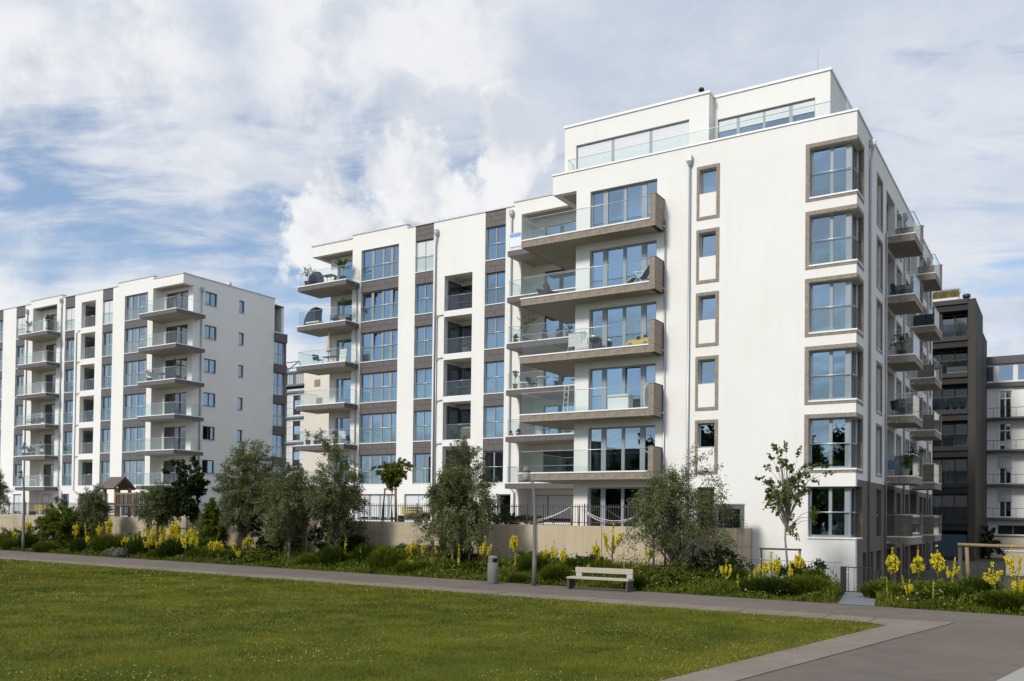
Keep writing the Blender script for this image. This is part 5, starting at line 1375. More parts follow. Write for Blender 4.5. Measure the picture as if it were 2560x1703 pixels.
TUS = [
(55.71, -5.50, 1.01, 0.84),
(51.48, -6.00, 1.16, 1.13),
(45.29, -6.40, 0.99, 0.86),
(42.50, -6.20, 1.29, 1.58),
(46.55, -4.60, 1.32, 0.89),
(38.92, -6.60, 1.02, 1.28),
(35.61, -6.80, 1.15, 1.37),
(37.03, -7.00, 0.49, 0.69),
(24.56, -7.40, 0.72, 0.68),
(23.09, -7.20, 1.13, 0.95),
(21.75, -6.20, 1.17, 1.19),
(19.33, -7.60, 1.17, 1.31),
(16.24, -7.00, 0.70, 0.65),
(11.50, -7.20, 1.01, 1.12),
(10.20, -6.00, 0.91, 0.93),
(9.87, -8.40, 0.75, 0.97),
(11.19, -9.00, 0.40, 0.65),
(6.10, -9.00, 0.56, 0.66),
(1.13, -8.60, 0.65, 1.26),
(-0.05, -8.20, 0.76, 1.24),
(0.30, -6.20, 0.86, 0.74),
(0.15, -6.40, 0.90, 0.58),
(-5.18, -7.20, 0.89, 1.04),
(-6.19, -9.00, 0.62, 1.33),
(-2.11, -6.80, 0.59, 0.97),
(3.24, -6.00, 0.79, 0.93),
(4.38, -6.40, 0.57, 1.25),
(53.01, -6.40, 0.75, 1.08),
(48.45, -6.60, 0.68, 1.30),
(48.30, -5.60, 0.72, 1.21),
(41.64, -5.60, 0.79, 1.09),
(33.65, -6.60, 0.74, 0.99),
(31.91, -6.40, 0.65, 1.11),
(29.94, -7.00, 0.60, 0.94),
(28.95, -6.00, 0.52, 1.08),
(22.81, -6.40, 0.69, 1.00),
(17.30, -7.40, 0.60, 0.84),
(14.92, -7.00, 0.60, 0.89),
(14.03, -6.40, 0.65, 1.07),
(8.98, -6.20, 0.86, 1.01),
(5.88, -7.20, 0.67, 0.94),
(5.34, -5.60, 0.68, 0.97),
(1.89, -8.40, 0.55, 0.71),
(-2.93, -8.00, 0.57, 0.80),
(-3.59, -7.40, 0.62, 0.80),
(-4.62, -8.20, 0.66, 0.90),
(-5.70, -9.20, 0.56, 0.61),
(17.82, -8.20, 0.61, 0.62),
(26.62, -7.30, 0.34, 0.62),
(28.71, -7.00, 0.43, 0.85),
]
to = sorted(range(len(TUS)), key=lambda i: shot_x(TUS[i][0], TUS[i][1]))
for rank, i in enumerate(to):
    u, v, H, wd = TUS[i]
    o = obj('grass_tussock', tussock_mesh(i % 4), 'blade_dark' if i % 3 else 'blade_mid', None, W(u, v, gz(u, v)), i * 1.1)
    o.scale = (wd * 1.22, wd * 1.22, H * 1.2)
    tag(o, '%s mounded green grass tussock in the bed, %s tussock from the left' % ('wide' if wd > 1.1 else 'small' if wd < .75 else 'rounded', ordw(rank + 1)), 'grass tussock', 'grass tussocks in the planting bed')
# undergrowth
rg = np.random.default_rng(77)
def bed_points(n):
    u = rg.uniform(-11, 68, n); v = rg.uniform(-11, -2.6, n)
    fv = -10.01 + .057 * u
    ok = (v > fv + .12) & ((u > 4.5) | (v < -5.0)) & ~((u > -2.55 - (v + 10) * -.16) & (u < -1.25 + (v + 10) * .16))
    u, v, fv = u[ok], v[ok], fv[ok]
    return u, v, v - fv
def to_world(u, v, z): return np.stack([CX + u * AX[0] + v * BX[0], CY + u * AX[1] + v * BX[1], z], 1)
def gznp(u, v):
    a = np.clip((v + 6.2) / 1.5, 0, 1); c = np.clip((4.0 - u) / .9, 0, 1)
    return -.48 * a * a * (3 - 2 * a) * c * c * (3 - 2 * c)
def patch(u, v, s, ph): return .5 + .25 * (np.sin(u * s + ph) * np.cos(v * s * 1.3 + ph * 2) + np.sin(u * s * 2.3 + v * s * 1.7 + ph * 3)) 
u, v, d = bed_points(190000)
hh = (.08 + .30 * np.clip(d / 1.4, 0, 1) + .22 * np.clip((d - 2) / 3, 0, 1)) * rg.uniform(.5, 1.25, len(u)) * (.25 + 1.5 * patch(u, v, 1.5, .7))
me = blades_mesh('meadow_grass', to_world(u, v, gznp(u, v) - .02), hh, .026 * np.ones(len(u)), hh * rg.uniform(.1, .55, len(u)), rg, 2, np.clip(patch(u, v, .8, 2.) * .7 + rg.random(len(u)) * .35, 0, 1))
tag(obj('meadow_grass', me, 'blade_mid'), 'tall mixed meadow grass filling the planting bed', 'grass', kind='stuff')
u, v, d = bed_points(110000)
k = patch(u, v, 1.7, 4.) > .42; u, v, d = u[k], v[k], d[k]
z = gznp(u, v) + rg.random(len(u)) ** 1.2 * (.10 + .42 * np.clip(d / 1.6, 0, 1) + .28 * np.clip((d - 2) / 3, 0, 1)) * (.2 + 1.5 * patch(u, v, 1.3, 2.2))
n = len(u)
V_, F_ = leaf_quads(to_world(u, v, z), unit(rg.normal(0, 1, (n, 3)) + np.array([0, 0, .4])), unit(rg.normal(0, .6, (n, 3)) + np.array([0, 0, 1.])), rg.uniform(.07, .20, n), rg.uniform(.03, .08, n))
tag(obj('ground_cover', np_mesh('ground_cover', V_, F_, np.repeat(rg.random(n), 4)), 'leaf_green'), 'leafy low ground cover between the mulleins', 'ground cover', kind='stuff')
u, v, d = bed_points(5200)
k = patch(u, v, .55, 1.) > .50; u, v, d = u[k], v[k], d[k]; n = len(u)
z = gznp(u, v) + .12 + .36 * np.clip(d / 1.2, 0, 1) * rg.uniform(.6, 1.2, n)
V_, F_ = leaf_quads(to_world(u, v, z), unit(rg.normal(0, 1, (n, 3)) * np.array([1, 1, .2])), unit(rg.normal(0, .5, (n, 3)) + np.array([-.2, -.5, .8])), rg.uniform(.035, .065, n), rg.uniform(.035, .065, n))
tag(obj('meadow_flowers', np_mesh('meadow_flowers', V_, F_, np.repeat(rg.random(n) ** .6, 4)), 'petal_mixed'), 'small white and yellow meadow flowers scattered in the bed', 'flowers', kind='stuff')
# ---- lawn blades
def vnoise(x, y, sc, seed):
    g_ = np.random.default_rng(seed).random((64, 64)); fx, fy = x / sc, y / sc
    ix, iy = np.floor(fx).astype(int), np.floor(fy).astype(int); tx, ty = fx - ix, fy - iy
    tx, ty = tx * tx * (3 - 2 * tx), ty * ty * (3 - 2 * ty); q = lambda a, c: g_[a % 64, c % 64]
    return (q(ix, iy) * (1 - tx) + q(ix + 1, iy) * tx) * (1 - ty) + (q(ix, iy + 1) * (1 - tx) + q(ix + 1, iy + 1) * tx) * ty
def lawn_points(n, r0=12., r1=62.):
    r = r0 + (r1 - r0) * rg.random(n); a = rg.uniform(-.62, .50, n)
    x, y = r * np.sin(a), r * np.cos(a)
    u = (x - CX) * AX[0] + (y - CY) * AX[1]; v = (x - CX) * BX[0] + (y - CY) * BX[1]
    e = -14.86 + .0415 * u; rt = -3.77 + (v + 15.02) * -.1653
    jit = rg.normal(0, .06, n) + .05 * np.sin(u * 5) * np.sin(v * 7)
    ok = (v < e - .0 + jit) & (u > rt + jit) & ((e - v) + (u - rt) > .75 + jit * 3)
    return x[ok], y[ok], r[ok], u[ok], v[ok], np.minimum(e - v, u - rt)[ok]
x, y, r, u, v, ed_ = lawn_points(430000)
n = len(x)
tn = np.clip(.44 + .55 * (vnoise(x, y, 3.3, 1) - .5) + .55 * (vnoise(x, y, .9, 2) - .5) + .5 * (vnoise(x, y, .28, 3) - .5) + rg.normal(0, .17, n) + .4 * np.exp(-ed_ / .5), 0, 1)
bh = rg.uniform(.022, .070, n) * (1 + .8 * (rg.random(n) > .97)) * (.7 + .7 * vnoise(x, y, .5, 4)) * (1 + .6 * np.exp(-ed_ / .12))
me = blades_mesh('lawn_grass', np.stack([x, y, np.full(n, .008)], 1), bh, .008 * np.maximum(1, r / 14) * rg.uniform(.8, 1.4, n), bh * rg.uniform(.2, 1.1, n), rg, 1, tn)
tag(obj('lawn_grass', me, 'blade_lawn'), 'short mown grass covering the lawn', 'grass', kind='stuff')
x, y, r, u, v, ed_ = lawn_points(210000)
pm = .55 * vnoise(x, y, 2.2, 5) + .45 * vnoise(x, y, .45, 6)
k = (rg.random(len(x)) < np.clip(.06 + 1.5 * (pm - .55), 0.02, 1)) | (rg.random(len(x)) < .95 * np.exp(-ed_ / .45))
x, y, r = x[k], y[k], r[k]; n = len(x)
bh = rg.uniform(.02, .055, n)
me = blades_mesh('dry_grass', np.stack([x, y, np.full(n, .008)], 1), bh, .008 * np.maximum(1, r / 14) * rg.uniform(.8, 1.3, n), bh * rg.uniform(.6, 1.6, n), rg, 1)
tag(obj('dry_grass', me, 'blade_straw'), 'straw-coloured dry blades in patches and along the lawn edges', 'grass', kind='stuff')
x, y, r, u, v, ed_ = lawn_points(26000)
k = np.sin(x * .8 + 1.7 * np.sin(y * .45)) * np.cos(y * .9) > .15; x, y, r = x[k], y[k], r[k]; n = len(x)
s_ = rg.uniform(.012, .030, n) * np.maximum(1, r / 24)
V_, F_ = leaf_quads(np.stack([x, y, rg.uniform(.035, .06, n)], 1), unit(rg.normal(0, 1, (n, 3)) * np.array([1, 1, .2])), unit(rg.normal(0, .4, (n, 3)) + np.array([0, -.4, .8])), s_, s_)
tag(obj('lawn_flowers', np_mesh('lawn_flowers', V_, F_, np.repeat(rg.random(n), 4)), 'petal_lawn'), 'tiny yellow and white clover flowers dotted over the lawn', 'flowers', kind='stuff')
# roof grasses
def grass_clump(name, label, u, v, z, n, lx, ly, h, mat, seed):
    rg2 = np.random.default_rng(seed)
    base = np.stack([rg2.uniform(-lx, lx, n), rg2.uniform(-ly, ly, n), np.zeros(n)], 1)
    hh = h * rg2.uniform(.45, 1.1, n)
    o = obj(name, blades_mesh(name, base, hh, .03 * np.ones(n), hh * rg2.uniform(.1, .5, n), rg2, 2), mat, None, W(u, v, z), RZ)
    return tag(o, label, 'grass clump')
grass_clump('roof_grass', 'sparse pale grasses growing on the roof edge of the wing', 30.4, 10.6, 22.5, 170, 2.6, .5, 1.2, 'leaf_grey', 5)
pl = thing('roof_planter', 'white roof planter with golden ornamental grass on the dark tower', 'planter', W(.9, 41.5, 20.8), RZ)
cbox('trough', 'pot_white', pl, 2.0, .5, .3, (0, 0, 0))
rg2 = np.random.default_rng(9); n = 1500
base = np.stack([rg2.uniform(-1, 1, n), rg2.uniform(-.25, .25, n), np.full(n, .25)], 1); hh = rg2.uniform(.5, .95, n)
obj('grass', blades_mesh('grass', base, hh, .03 * np.ones(n), hh * rg2.uniform(.1, .5, n), rg2, 2), 'blade_straw', pl)

# ================================================================ TERRACE PIECES
t = thing('playhouse', 'wooden climbing playhouse with pitched shingle roof on the terrace', 'playhouse', W(50.6, 0.0, 2.2), RZ)
for x, y in ((-1.05, -.5), (.25, -.5), (-1.05, .6), (.25, .6)): MB().box(x - .09, x + .09, y - .09, y + .09, 0, 2.2).build('post', 'wood_tan', t)
rf = MB().prism([(-.85, 2.1), (.05, 2.95), (.95, 2.1), (.88, 2.05), (.05, 2.83), (-.78, 2.05)], -1.25, .45, 'x').build('roof', 'wood_brown', t)
for s in (-1, 1):
    for j in range(7):
        y0 = .05 + s * (.92 - .13 * j); z0 = 2.12 + .122 * j
        y1 = .05 + s * (.92 - .13 * (j + 1)); z1 = 2.12 + .122 * (j + 1)
        mb = MB(); mb.quad((-1.3, y0, z0 + .035), (.5, y0, z0 + .035), (.5, y1, z1 + .02), (-1.3, y1, z1 + .02)); mb.quad((-1.3, y0, z0 + .005), (-1.3, y0, z0 + .035), (.5, y0, z0 + .035), (.5, y0, z0 + .005))
        mb.build('shingle_row', 'shingle', rf)
cbox('platform', 'wood_brown', t, 1.5, 1.3, .08, (-.4, .05, .95))
for j in range(5): cbox('rung', 'wood_brown', t, 1.15, .06, .07, (-.4, -.5, .15 + .22 * j))
br = MB().box(.35, 4.6, -.55, -.47, .9, 1.02).box(.35, 4.6, -.55, -.47, 1.7, 1.82).build('bridge_rail', 'wood_tan', t)
for j in range(17): cbox('slat', 'wood_brown', br, .12, .04, .68, (.55 + .25 * j, -.51, 1.02))
MB().box(.35, 4.6, -.45, .5, .82, .9).build('bridge_deck', 'wood_brown', t)
for x in (2.4, 4.6): MB().box(x - .08, x + .08, -.5, -.36, 0, 1.85).build('post', 'wood_brown', t)
def garden_bench(u, v, L, label):
    t = thing('garden_bench', label, 'bench', W(u, v, 2.2), RZ, 'yellow timber benches on the terrace')
    for j in range(3): cbox('seat_slat', 'wood_yellow', t, L, .12, .04, (0, -.2 + .14 * j, .42))
    for j in range(3): cbox('back_slat', 'wood_yellow', t, L, .04, .12, (0, .24, .52 + .15 * j))
    for x in (-L / 2 + .15, L / 2 - .15): MB().box(x - .04, x + .04, -.25, .28, 0, .42).build('leg', 'iron_brown', t)
garden_bench(61.0, .5, 3.6, 'long yellow timber bench behind the fence near the far lamp')
garden_bench(24.2, .2, 1.5, 'short yellow timber bench beside the lollipop tree stakes')
def hammock(u0, u1, v, z, sag, label):
    t = thing('hammock', label, 'hammock', W((u0 + u1) / 2, v, 2.2), RZ, 'rope hammocks on the terrace')
    L = u1 - u0
    for k, (s, y) in enumerate(((sag, -.15), (sag * .86, .15))):
        MB().tube([(-L / 2 + L * i / 14, y * math.sin(math.pi * i / 14), z - s * (1 - (2 * i / 14 - 1) ** 2)) for i in range(15)], .022, 6).build('edge_rope', 'towel', t, True)
    mb = MB()
    for i in range(14):
        P_ = [(-L / 2 + L * j / 14, z - sag * .95 * (1 - (2 * j / 14 - 1) ** 2)) for j in (i, i + 1)]
        w0, w1 = .07 * math.sin(math.pi * i / 14), .07 * math.sin(math.pi * (i + 1) / 14)
        mb.quad((P_[0][0], -w0, P_[0][1]), (P_[1][0], -w1, P_[1][1]), (P_[1][0], w1, P_[1][1]), (P_[0][0], w0, P_[0][1]))
    mb.build('net', 'towel', t, True)
    for x in (-L / 2, L / 2): MB().tube([(x, 0, 0), (x, 0, z + .05)], .04, 8).build('post', 'wood_tan', t, True)
hammock(13.0, 18.6, -1.2, 1.0, .85, 'pale rope hammock in front of the shuttered window')
hammock(8.9, 12.6, -1.2, 1.0, .80, 'pale rope hammock in front of the dark ground-floor window')

# ================================================================ PERSON ON THE SWING
def skin_obj(name, pts, edges, rad, mat, parent, sub=2):
    me = bpy.data.meshes.new(name); me.from_pydata(pts, edges, []); me.update()
    o = obj(name, me, mat, parent)
    sm = o.modifiers.new('skin', 'SKIN'); sm.use_smooth_shade = True
    for i, r_ in enumerate(rad):
        sv = me.skin_vertices[0].data[i]; sv.radius = r_ if isinstance(r_, tuple) else (r_, r_); sv.use_root = (i == 0)
    o.modifiers.new('sub', 'SUBSURF').levels = sub; o.modifiers['sub'].render_levels = sub
    return o
t = thing('person', 'person with dark hair and pale blue shirt sitting on the nest swing, seen from behind', 'person', W(-5.2, -2.55, pg), RZ + .15)
pts = [(0, 0, .60), (0, .02, .78), (0, .03, .95), (0, .02, 1.08), (0, .02, 1.15), (0, .03, 1.27), (0, .03, 1.35),
       (-.17, .02, 1.05), (-.24, .06, .82), (-.20, .24, .72), (-.19, .32, .70), (.17, .02, 1.05), (.24, .06, .82), (.20, .24, .72), (.19, .32, .70),
       (-.10, .04, .58), (-.12, .46, .56), (-.12, .50, .14), (-.12, .60, .06), (.10, .04, .58), (.12, .46, .56), (.12, .50, .14), (.12, .60, .06)]
edges = [(0, 1), (1, 2), (2, 3), (3, 4), (4, 5), (5, 6), (3, 7), (7, 8), (8, 9), (9, 10), (3, 11), (11, 12), (12, 13), (13, 14), (0, 15), (15, 16), (16, 17), (17, 18), (0, 19), (19, 20), (20, 21), (21, 22)]
rad = [.15, .14, .15, .10, .05, .095, .075, .06, .048, .038, .03, .06, .048, .038, .03, .10, .075, .055, .04, .10, .075, .055, .04]
skin_obj('body', pts, edges, rad, 'skin', t)
skin_obj('shirt', [pts[0], pts[1], pts[2], pts[3], pts[7], (-.21, .045, .92), pts[11], (.21, .045, .92)], [(0, 1), (1, 2), (2, 3), (3, 4), (4, 5), (3, 6), (6, 7)], [.165, .16, .165, .12, .08, .068, .08, .068], 'shirt', t)
skin_obj('trousers', [pts[0], pts[15], pts[16], pts[17], pts[19], pts[20], pts[21]], [(0, 1), (1, 2), (2, 3), (0, 4), (4, 5), (5, 6)], [.155, .11, .085, .06, .11, .085, .06], 'jeans', t)
MB().lathe([(.03, -.13), (.095, -.10), (.115, 0), (.10, .07), (.06, .115), (.01, .125)], 16, (0, -.005, 1.30)).build('hair', 'hair', t, True)

# ================================================================ BALCONY AND LOGGIA FURNITURE
def pot_plant(label, u, v, z, h, pot='terracotta', leaf='leaf_green', pr=.16, seed=1, kind='bush', name='potted_plant', group=None):
    t = thing(name, label, 'potted plant', W(u, v, z), RZ, group)
    ph = min(.38, h * .38)
    MB().lathe([(pr * .72, 0), (pr, ph), (pr * 1.08, ph), (pr * 1.08, ph - .04 + .05), (pr * .9, ph + .01)], 14).build('pot', pot, t, True)
    rg3 = np.random.default_rng(seed)
    if kind == 'palm':
        n = 26; a = rg3.uniform(0, 6.28, n); el = rg3.uniform(.2, 1.3, n)
        T_ = np.stack([np.cos(a) * np.cos(el), np.sin(a) * np.cos(el), np.sin(el)], 1); c0 = np.array([0, 0, ph + (h - ph) * .35])
        L_ = (h - ph) * rg3.uniform(.45, .65, n)
        V_, F_ = leaf_quads(c0 + T_ * L_[:, None] * .5, T_, unit(np.cross(np.cross(T_, np.array([0, 0, 1.])), T_)), L_, L_ * .16)
        tag(obj('foliage', np_mesh('foliage', V_, F_, np.repeat(rg3.random(n), 4)), leaf, t), kind='stuff')
        MB().tube([(0, 0, ph - .05), (0, 0, ph + (h - ph) * .4)], .03).build('stem', 'bark', t)
    else:
        st = ph + (h - ph) * (.5 if kind == 'standard' else .1)
        ncl = 16; r_ = (h - st) * (.5 if kind == 'standard' else .45)
        pts = rg3.normal(0, .45, (ncl, 3)) * r_ * np.array([.9, .9, .9]) + np.array([0, 0, (st + h) / 2])
        tag(obj('foliage', crown_mesh('foliage', seed, pts, 22, r_ * .5, .10, .055, .2), leaf, t), kind='stuff')
        MB().tube([(0, 0, ph - .05), (0, 0, (st + h) / 2)], .014).build('stem', 'bark', t)
    return t
def chair(label, u, v, z, rz, mat='dark_fabric', leg='black', w=.5, arms=True, back=.85, recline=.0, group=None):
    t = thing('chair', label, 'chair', W(u, v, z), RZ + rz, group)
    MB().box(-w / 2, w / 2, -w / 2, w / 2, .40, .45).build('seat', mat, t)
    MB().prism([(w / 2 - .03, .45), (w / 2 + .03, .45), (w / 2 + .10 + recline, back), (w / 2 + .05 + recline, back)], -w / 2, w / 2, 'x').build('backrest', mat, t)
    for x in (-1, 1):
        for y in (-1, 1): MB().tube([(x * w * .48, y * w * .46, 0), (x * w * .45, y * w * .42, .42)], .014, 6).build('leg', leg, t)
        if arms: MB().box(x * w * .5 - .025, x * w * .5 + .025, -w / 2, w / 2, .62, .65).build('armrest', leg, t)
    return t
def table(label, u, v, z, r=.42, h=.72, top='wood_brown', leg='black', rect=None, rz=0):
    t = thing('table', label, 'table', W(u, v, z), RZ + rz)
    if rect: MB().box(-rect[0] / 2, rect[0] / 2, -rect[1] / 2, rect[1] / 2, h - .035, h).build('table_top', top, t); lp = [(x * rect[0] * .42, y * rect[1] * .40) for x in (-1, 1) for y in (-1, 1)]
    else: MB().lathe([(r, h - .03), (r, h)], 22).build('table_top', top, t, False); lp = [(math.cos(a) * r * .6, math.sin(a) * r * .6) for a in (0, 2.1, 4.2)]
    for x, y in lp: MB().tube([(x * 1.15, y * 1.15, 0), (x * .85, y * .85, h - .03)], .018, 6).build('leg', leg, t)
    return t
zb = lambda k: F[k] + .013
# corner block
t = thing('deck_chair', 'white framed reclining deck chair with black fabric on the second balcony from the top', 'deck chair', W(9.75, -.55, zb(4)), RZ)
MB().prism([(-.75, .10), (-.30, .40), (.15, .38), (.62, 1.02), (.66, 1.0), (.17, .34), (-.30, .36), (-.73, .07)], -.25, .25).build('sling', 'dark_fabric', t)
for y in (-.28, .28):
    MB().tube([(-.35, y, 0), (.30, y, .62)], .016, 6).build('leg', 'white_plastic', t); MB().tube([(.28, y, 0), (-.18, y, .62)], .016, 6).build('leg', 'white_plastic', t)
    MB().tube([(-.25, y, .63), (.34, y, .60)], .022, 6).build('armrest', 'white_plastic', t); MB().tube([(-.75, y, .09), (-.30, y, .38), (.15, y, .36), (.65, y, 1.03)], .014, 6).build('side_rail', 'white_plastic', t)
table('square wooden table on the second wrap-around balcony from the top', 14.6, 1.4, zb(4), rect=(1.0, .8), top='wood_tan')
chair('wooden chair left of the table on the second wrap-around balcony', 15.5, .4, zb(4), 1.2, 'wood_brown', 'wood_brown', arms=False, recline=.15)
chair('second wooden chair in front of the table on the second wrap-around balcony', 14.9, .0, zb(4), 2.6, 'wood_brown', 'wood_brown', arms=False, recline=.1)
chair('tan folding chair right of the table on the second wrap-around balcony', 13.95, 1.2, zb(4), -1.4, 'wood_tan', 'wood_tan', arms=False, recline=.1)
t = thing('drying_rack', 'folding white laundry rack on the third balcony from the top', 'laundry rack', W(13.05, -.55, zb(3)), RZ)
for x in (-.5, .5): MB().tube([(x, -.32, 0), (x, .20, .98)], .012, 6).build('leg', 'white_plastic', t); MB().tube([(x, .32, 0), (x, -.20, .98)], .012, 6).build('leg', 'white_plastic', t)
for j in range(6): MB().tube([(-.55, -.3 + .12 * j, .98), (.55, -.3 + .12 * j, .98)], .006, 5).build('bar', 'steel', t)
def towel(label, x, w, h, mat):
    tt = MB(); n = 10
    for i in range(n):
        a0, a1 = -w / 2 + w * i / n, -w / 2 + w * (i + 1) / n
        f0, f1 = .015 * math.sin(i * 1.9), .015 * math.sin(i * 1.9 + 1.9)
        tt.quad((a0, -.03 + f0, -h), (a1, -.03 + f1, -h), (a1, -.012, .012), (a0, -.012, .012)); tt.quad((a0, .03 + f0, -h * .8), (a0, .012, .012), (a1, .012, .012), (a1, .03 + f1, -h * .8)); tt.quad((a0, -.012, .012), (a1, -.012, .012), (a1, .012, .012), (a0, .012, .012))
    p = W(13.05 - x, -.55 - .30, zb(3) + .985)
    tag(tt.build('towel', mat, None, True, p, RZ), label, 'towel', 'laundry on the rack')
towel('large pale towel hanging on the laundry rack', -.05, .72, .68, 'towel'); towel('short grey cloth at the right of the laundry rack', .42, .2, .42, 'coping_grey')
t = thing('kettle_barbecue', 'black barbecue with shiny domed lid on the third balcony from the top', 'barbecue', W(12.2, -.5, zb(3)), RZ)
MB().lathe([(.05, .45), (.20, .50), (.27, .62), (.28, .68)], 18).build('bowl', 'black', t, True); MB().lathe([(.285, .70), (.24, .80), (.12, .87), (.02, .885)], 18).build('lid', 'steel', t, True)
for a in (0, 2.1, 4.2): MB().tube([(.26 * math.cos(a), .26 * math.sin(a), 0), (.14 * math.cos(a), .14 * math.sin(a), .52)], .014, 6).build('leg', 'iron', t)
MB().tube([(0, 0, .88), (0, 0, .94)], .02, 6).build('knob', 'black', t)
t = thing('toy_car', 'yellow ride-on toy car on the third balcony from the top', 'toy car', W(9.75, -.62, zb(3)), RZ)
MB().prism([(-.58, .12), (-.56, .26), (-.40, .34), (-.12, .36), (-.05, .33), (.30, .33), (.38, .40), (.56, .38), (.58, .12)], -.22, .22).build('body', 'yellow_paint', t)
for x in (-.38, .40):
    for y in (-.23, .23): MB().tube([(x, y - .035, .11), (x, y + .035, .11)], .11, 14).build('wheel', 'lamp_grey', t, True)
MB().prism([(-.10, .35), (-.02, .52), (.0, .52), (-.06, .35)], -.18, .18).build('windscreen', 'black', t); MB().box(.28, .36, -.15, .15, .33, .56).build('seat_back', 'black', t)
t = thing('storage_chest', 'white storage chest with padded lid on the second balcony from the bottom', 'chest', W(10.75, -.55, zb(2)), RZ)
bevel(MB().box(-.55, .55, -.28, .28, .02, .62).build('body', 'white_plastic', t), .02); bevel(MB().box(-.58, .58, -.30, .30, .625, .78).build('lid', 'towel', t), .04)
bd = MB()
for i in range(14):
    a0, a1 = 2 * math.pi * i / 14, 2 * math.pi * (i + 1) / 14
bd.prism([(.16 * math.cos(2 * math.pi * i / 18), .62 + .60 * math.sin(2 * math.pi * i / 18)) for i in range(18)], -.025, .025)
tag(bd.build('surfboard', 'white_plastic', None, False, W(9.33, -.7, zb(2)), RZ + 1.2), 'white oval board leaning at the stone pier, second balcony from the bottom', 'board')
t = thing('clothes_airer', 'folded white airer leaning by the wall corner, second balcony from the bottom', 'laundry rack', W(13.75, -.6, zb(2)), RZ)
for x in (-.12, .12): MB().tube([(x, 0, 0), (x, .15, 1.5)], .014, 6).build('leg', 'white_plastic', t)
for j in range(5): MB().tube([(-.12, .03 * j, .3 + .27 * j), (.12, .03 * j, .3 + .27 * j)], .01, 5).build('bar', 'white_plastic', t)
t = thing('paddling_mat', 'blue mat lying at the left corner of the third balcony from the top', 'mat', W(15.2, -.3, zb(3)), RZ)
bevel(MB().box(-.6, .6, -.4, .4, 0, .10).build('pad', 'blue_paint', t), .03)
t = thing('shell_chair', 'white shell chair just inside the ground-floor corner window', 'chair', W(.95, 1.0, F[0] + .0), RZ + .6)
sc_ = MB().lathe([(.05, .44), (.22, .46), (.29, .54), (.31, .66), (.30, .70)], 18).build('shell', 'white_plastic', t, True)
for q in range(4): MB().tube([(.08 * math.cos(q * 1.57), .08 * math.sin(q * 1.57), .45), (.24 * math.cos(q * 1.57), .24 * math.sin(q * 1.57), 0)], .012, 6).build('leg', 'steel', t)
# side balconies
pot_plant('dark trough with bushy plant on the near side balcony, third from the top', -.6, 8.3, F[3] + .01, 1.45, 'pot_dark', 'leaf_dark', .26, 61)
pot_plant('pale pot with green plant on the lowest white-walled side balcony', -.85, 7.9, F[1] + .01, 1.0, 'pot_white', 'leaf_green', .2, 62)
pot_plant('tall dark plant at the far end of the lowest white-walled side balcony', -.9, 9.5, F[1] + .01, 1.7, 'pot_dark', 'leaf_dark', .22, 63)
chair('blue chair on the lowest white-walled side balcony', -.35, 7.95, F[1] + .01, .4, 'pot_blue', 'pot_blue')
chair('dark wicker armchair on the near side balcony, second lowest', -.5, 8.2, F[2] + .01, 2.5)
chair('second dark armchair on the near side balcony, second lowest', -.75, 9.3, F[2] + .01, -.5)
t = thing('balcony_sofa', 'black covered sofa on the far side balcony, third from the top', 'sofa', W(-.65, 16.6, F[4] + .01), RZ)
bevel(MB().box(-.55, .55, -.7, .9, 0, .75).build('cover', 'dark_fabric', t), .06); bevel(MB().box(-.5, .5, .2, .8, .752, .95).build('cushion', 'dark_fabric', t), .06)
t = thing('balcony_sofa', 'dark sofa on the near side balcony, second from the top', 'sofa', W(-.6, 8.5, F[4] + .01), RZ)
bevel(MB().box(-.5, .5, -.6, 1.0, 0, .45).build('base', 'dark_fabric', t), .05); bevel(MB().box(-.5, -.3, -.6, 1.0, .452, .8).build('backrest', 'dark_fabric', t), .05)
# wing, right-hand dark balconies
wz = lambda k: WZ[k] - .09
t = thing('banner', 'white and blue banner on the top right balcony of the wing', 'banner', W(21.9, 7.62, WZ[5] - .02), RZ)
MB().box(-.42, .42, 0, .012, .0, 1.0).build('cloth', 'banner_white', t)
for z0, z1 in ((.72, .96), (.05, .12)): cbox('stripe', 'banner_blue', t, .78, .006, z1 - z0, (0, -.005, z0))
pot_plant('bushy plant in tall dark stand, third right balcony of the wing', 21.2, 7.9, wz(3), 1.75, 'wood_brown', 'leaf_green', .22, 64)
pot_plant('small plant in tan pot, third right balcony of the wing', 22.0, 7.95, wz(3), .62, 'terracotta', 'leaf_green', .16, 65)
for i, u in enumerate((19.9, 18.9, 18.2)): pot_plant('leafy terracotta pot behind glass, third right balcony of the wing, %s from left' % ORD[i], u, 8.0, wz(3), .8, 'terracotta', 'leaf_grey', .2, 66 + i, group='pots on the third right balcony')
pot_plant('little olive tree in yellow pot on the fourth right balcony of the wing', 22.0, 7.95, wz(2), 1.25, 'pot_yellow', 'leaf_grey', .16, 70, 'standard')
table('round white table on the fourth right balcony of the wing', 20.2, 8.3, wz(2), .42, .74, 'white_plastic', 'steel')
chair('dark chair left of the round white table', 21.1, 8.5, wz(2), 1.5); chair('dark chair right of the round white table', 19.2, 8.5, wz(2), -1.4); chair('white folding chair at the left of the round white table', 21.35, 8.0, wz(2), 1.9, 'white_plastic', 'white_plastic', arms=False)
chair('metal rocking chair at the right of the fourth right balcony of the wing', 17.9, 8.4, wz(2), -.4, 'dark_fabric', 'steel', back=1.1)
table('small blue bistro table on the fifth right balcony of the wing', 21.0, 8.3, wz(1), .32, .72, 'blue_paint', 'blue_paint'); chair('blue bistro chair on the fifth right balcony of the wing', 20.0, 8.4, wz(1), -1.2, 'blue_paint', 'blue_paint', arms=False)
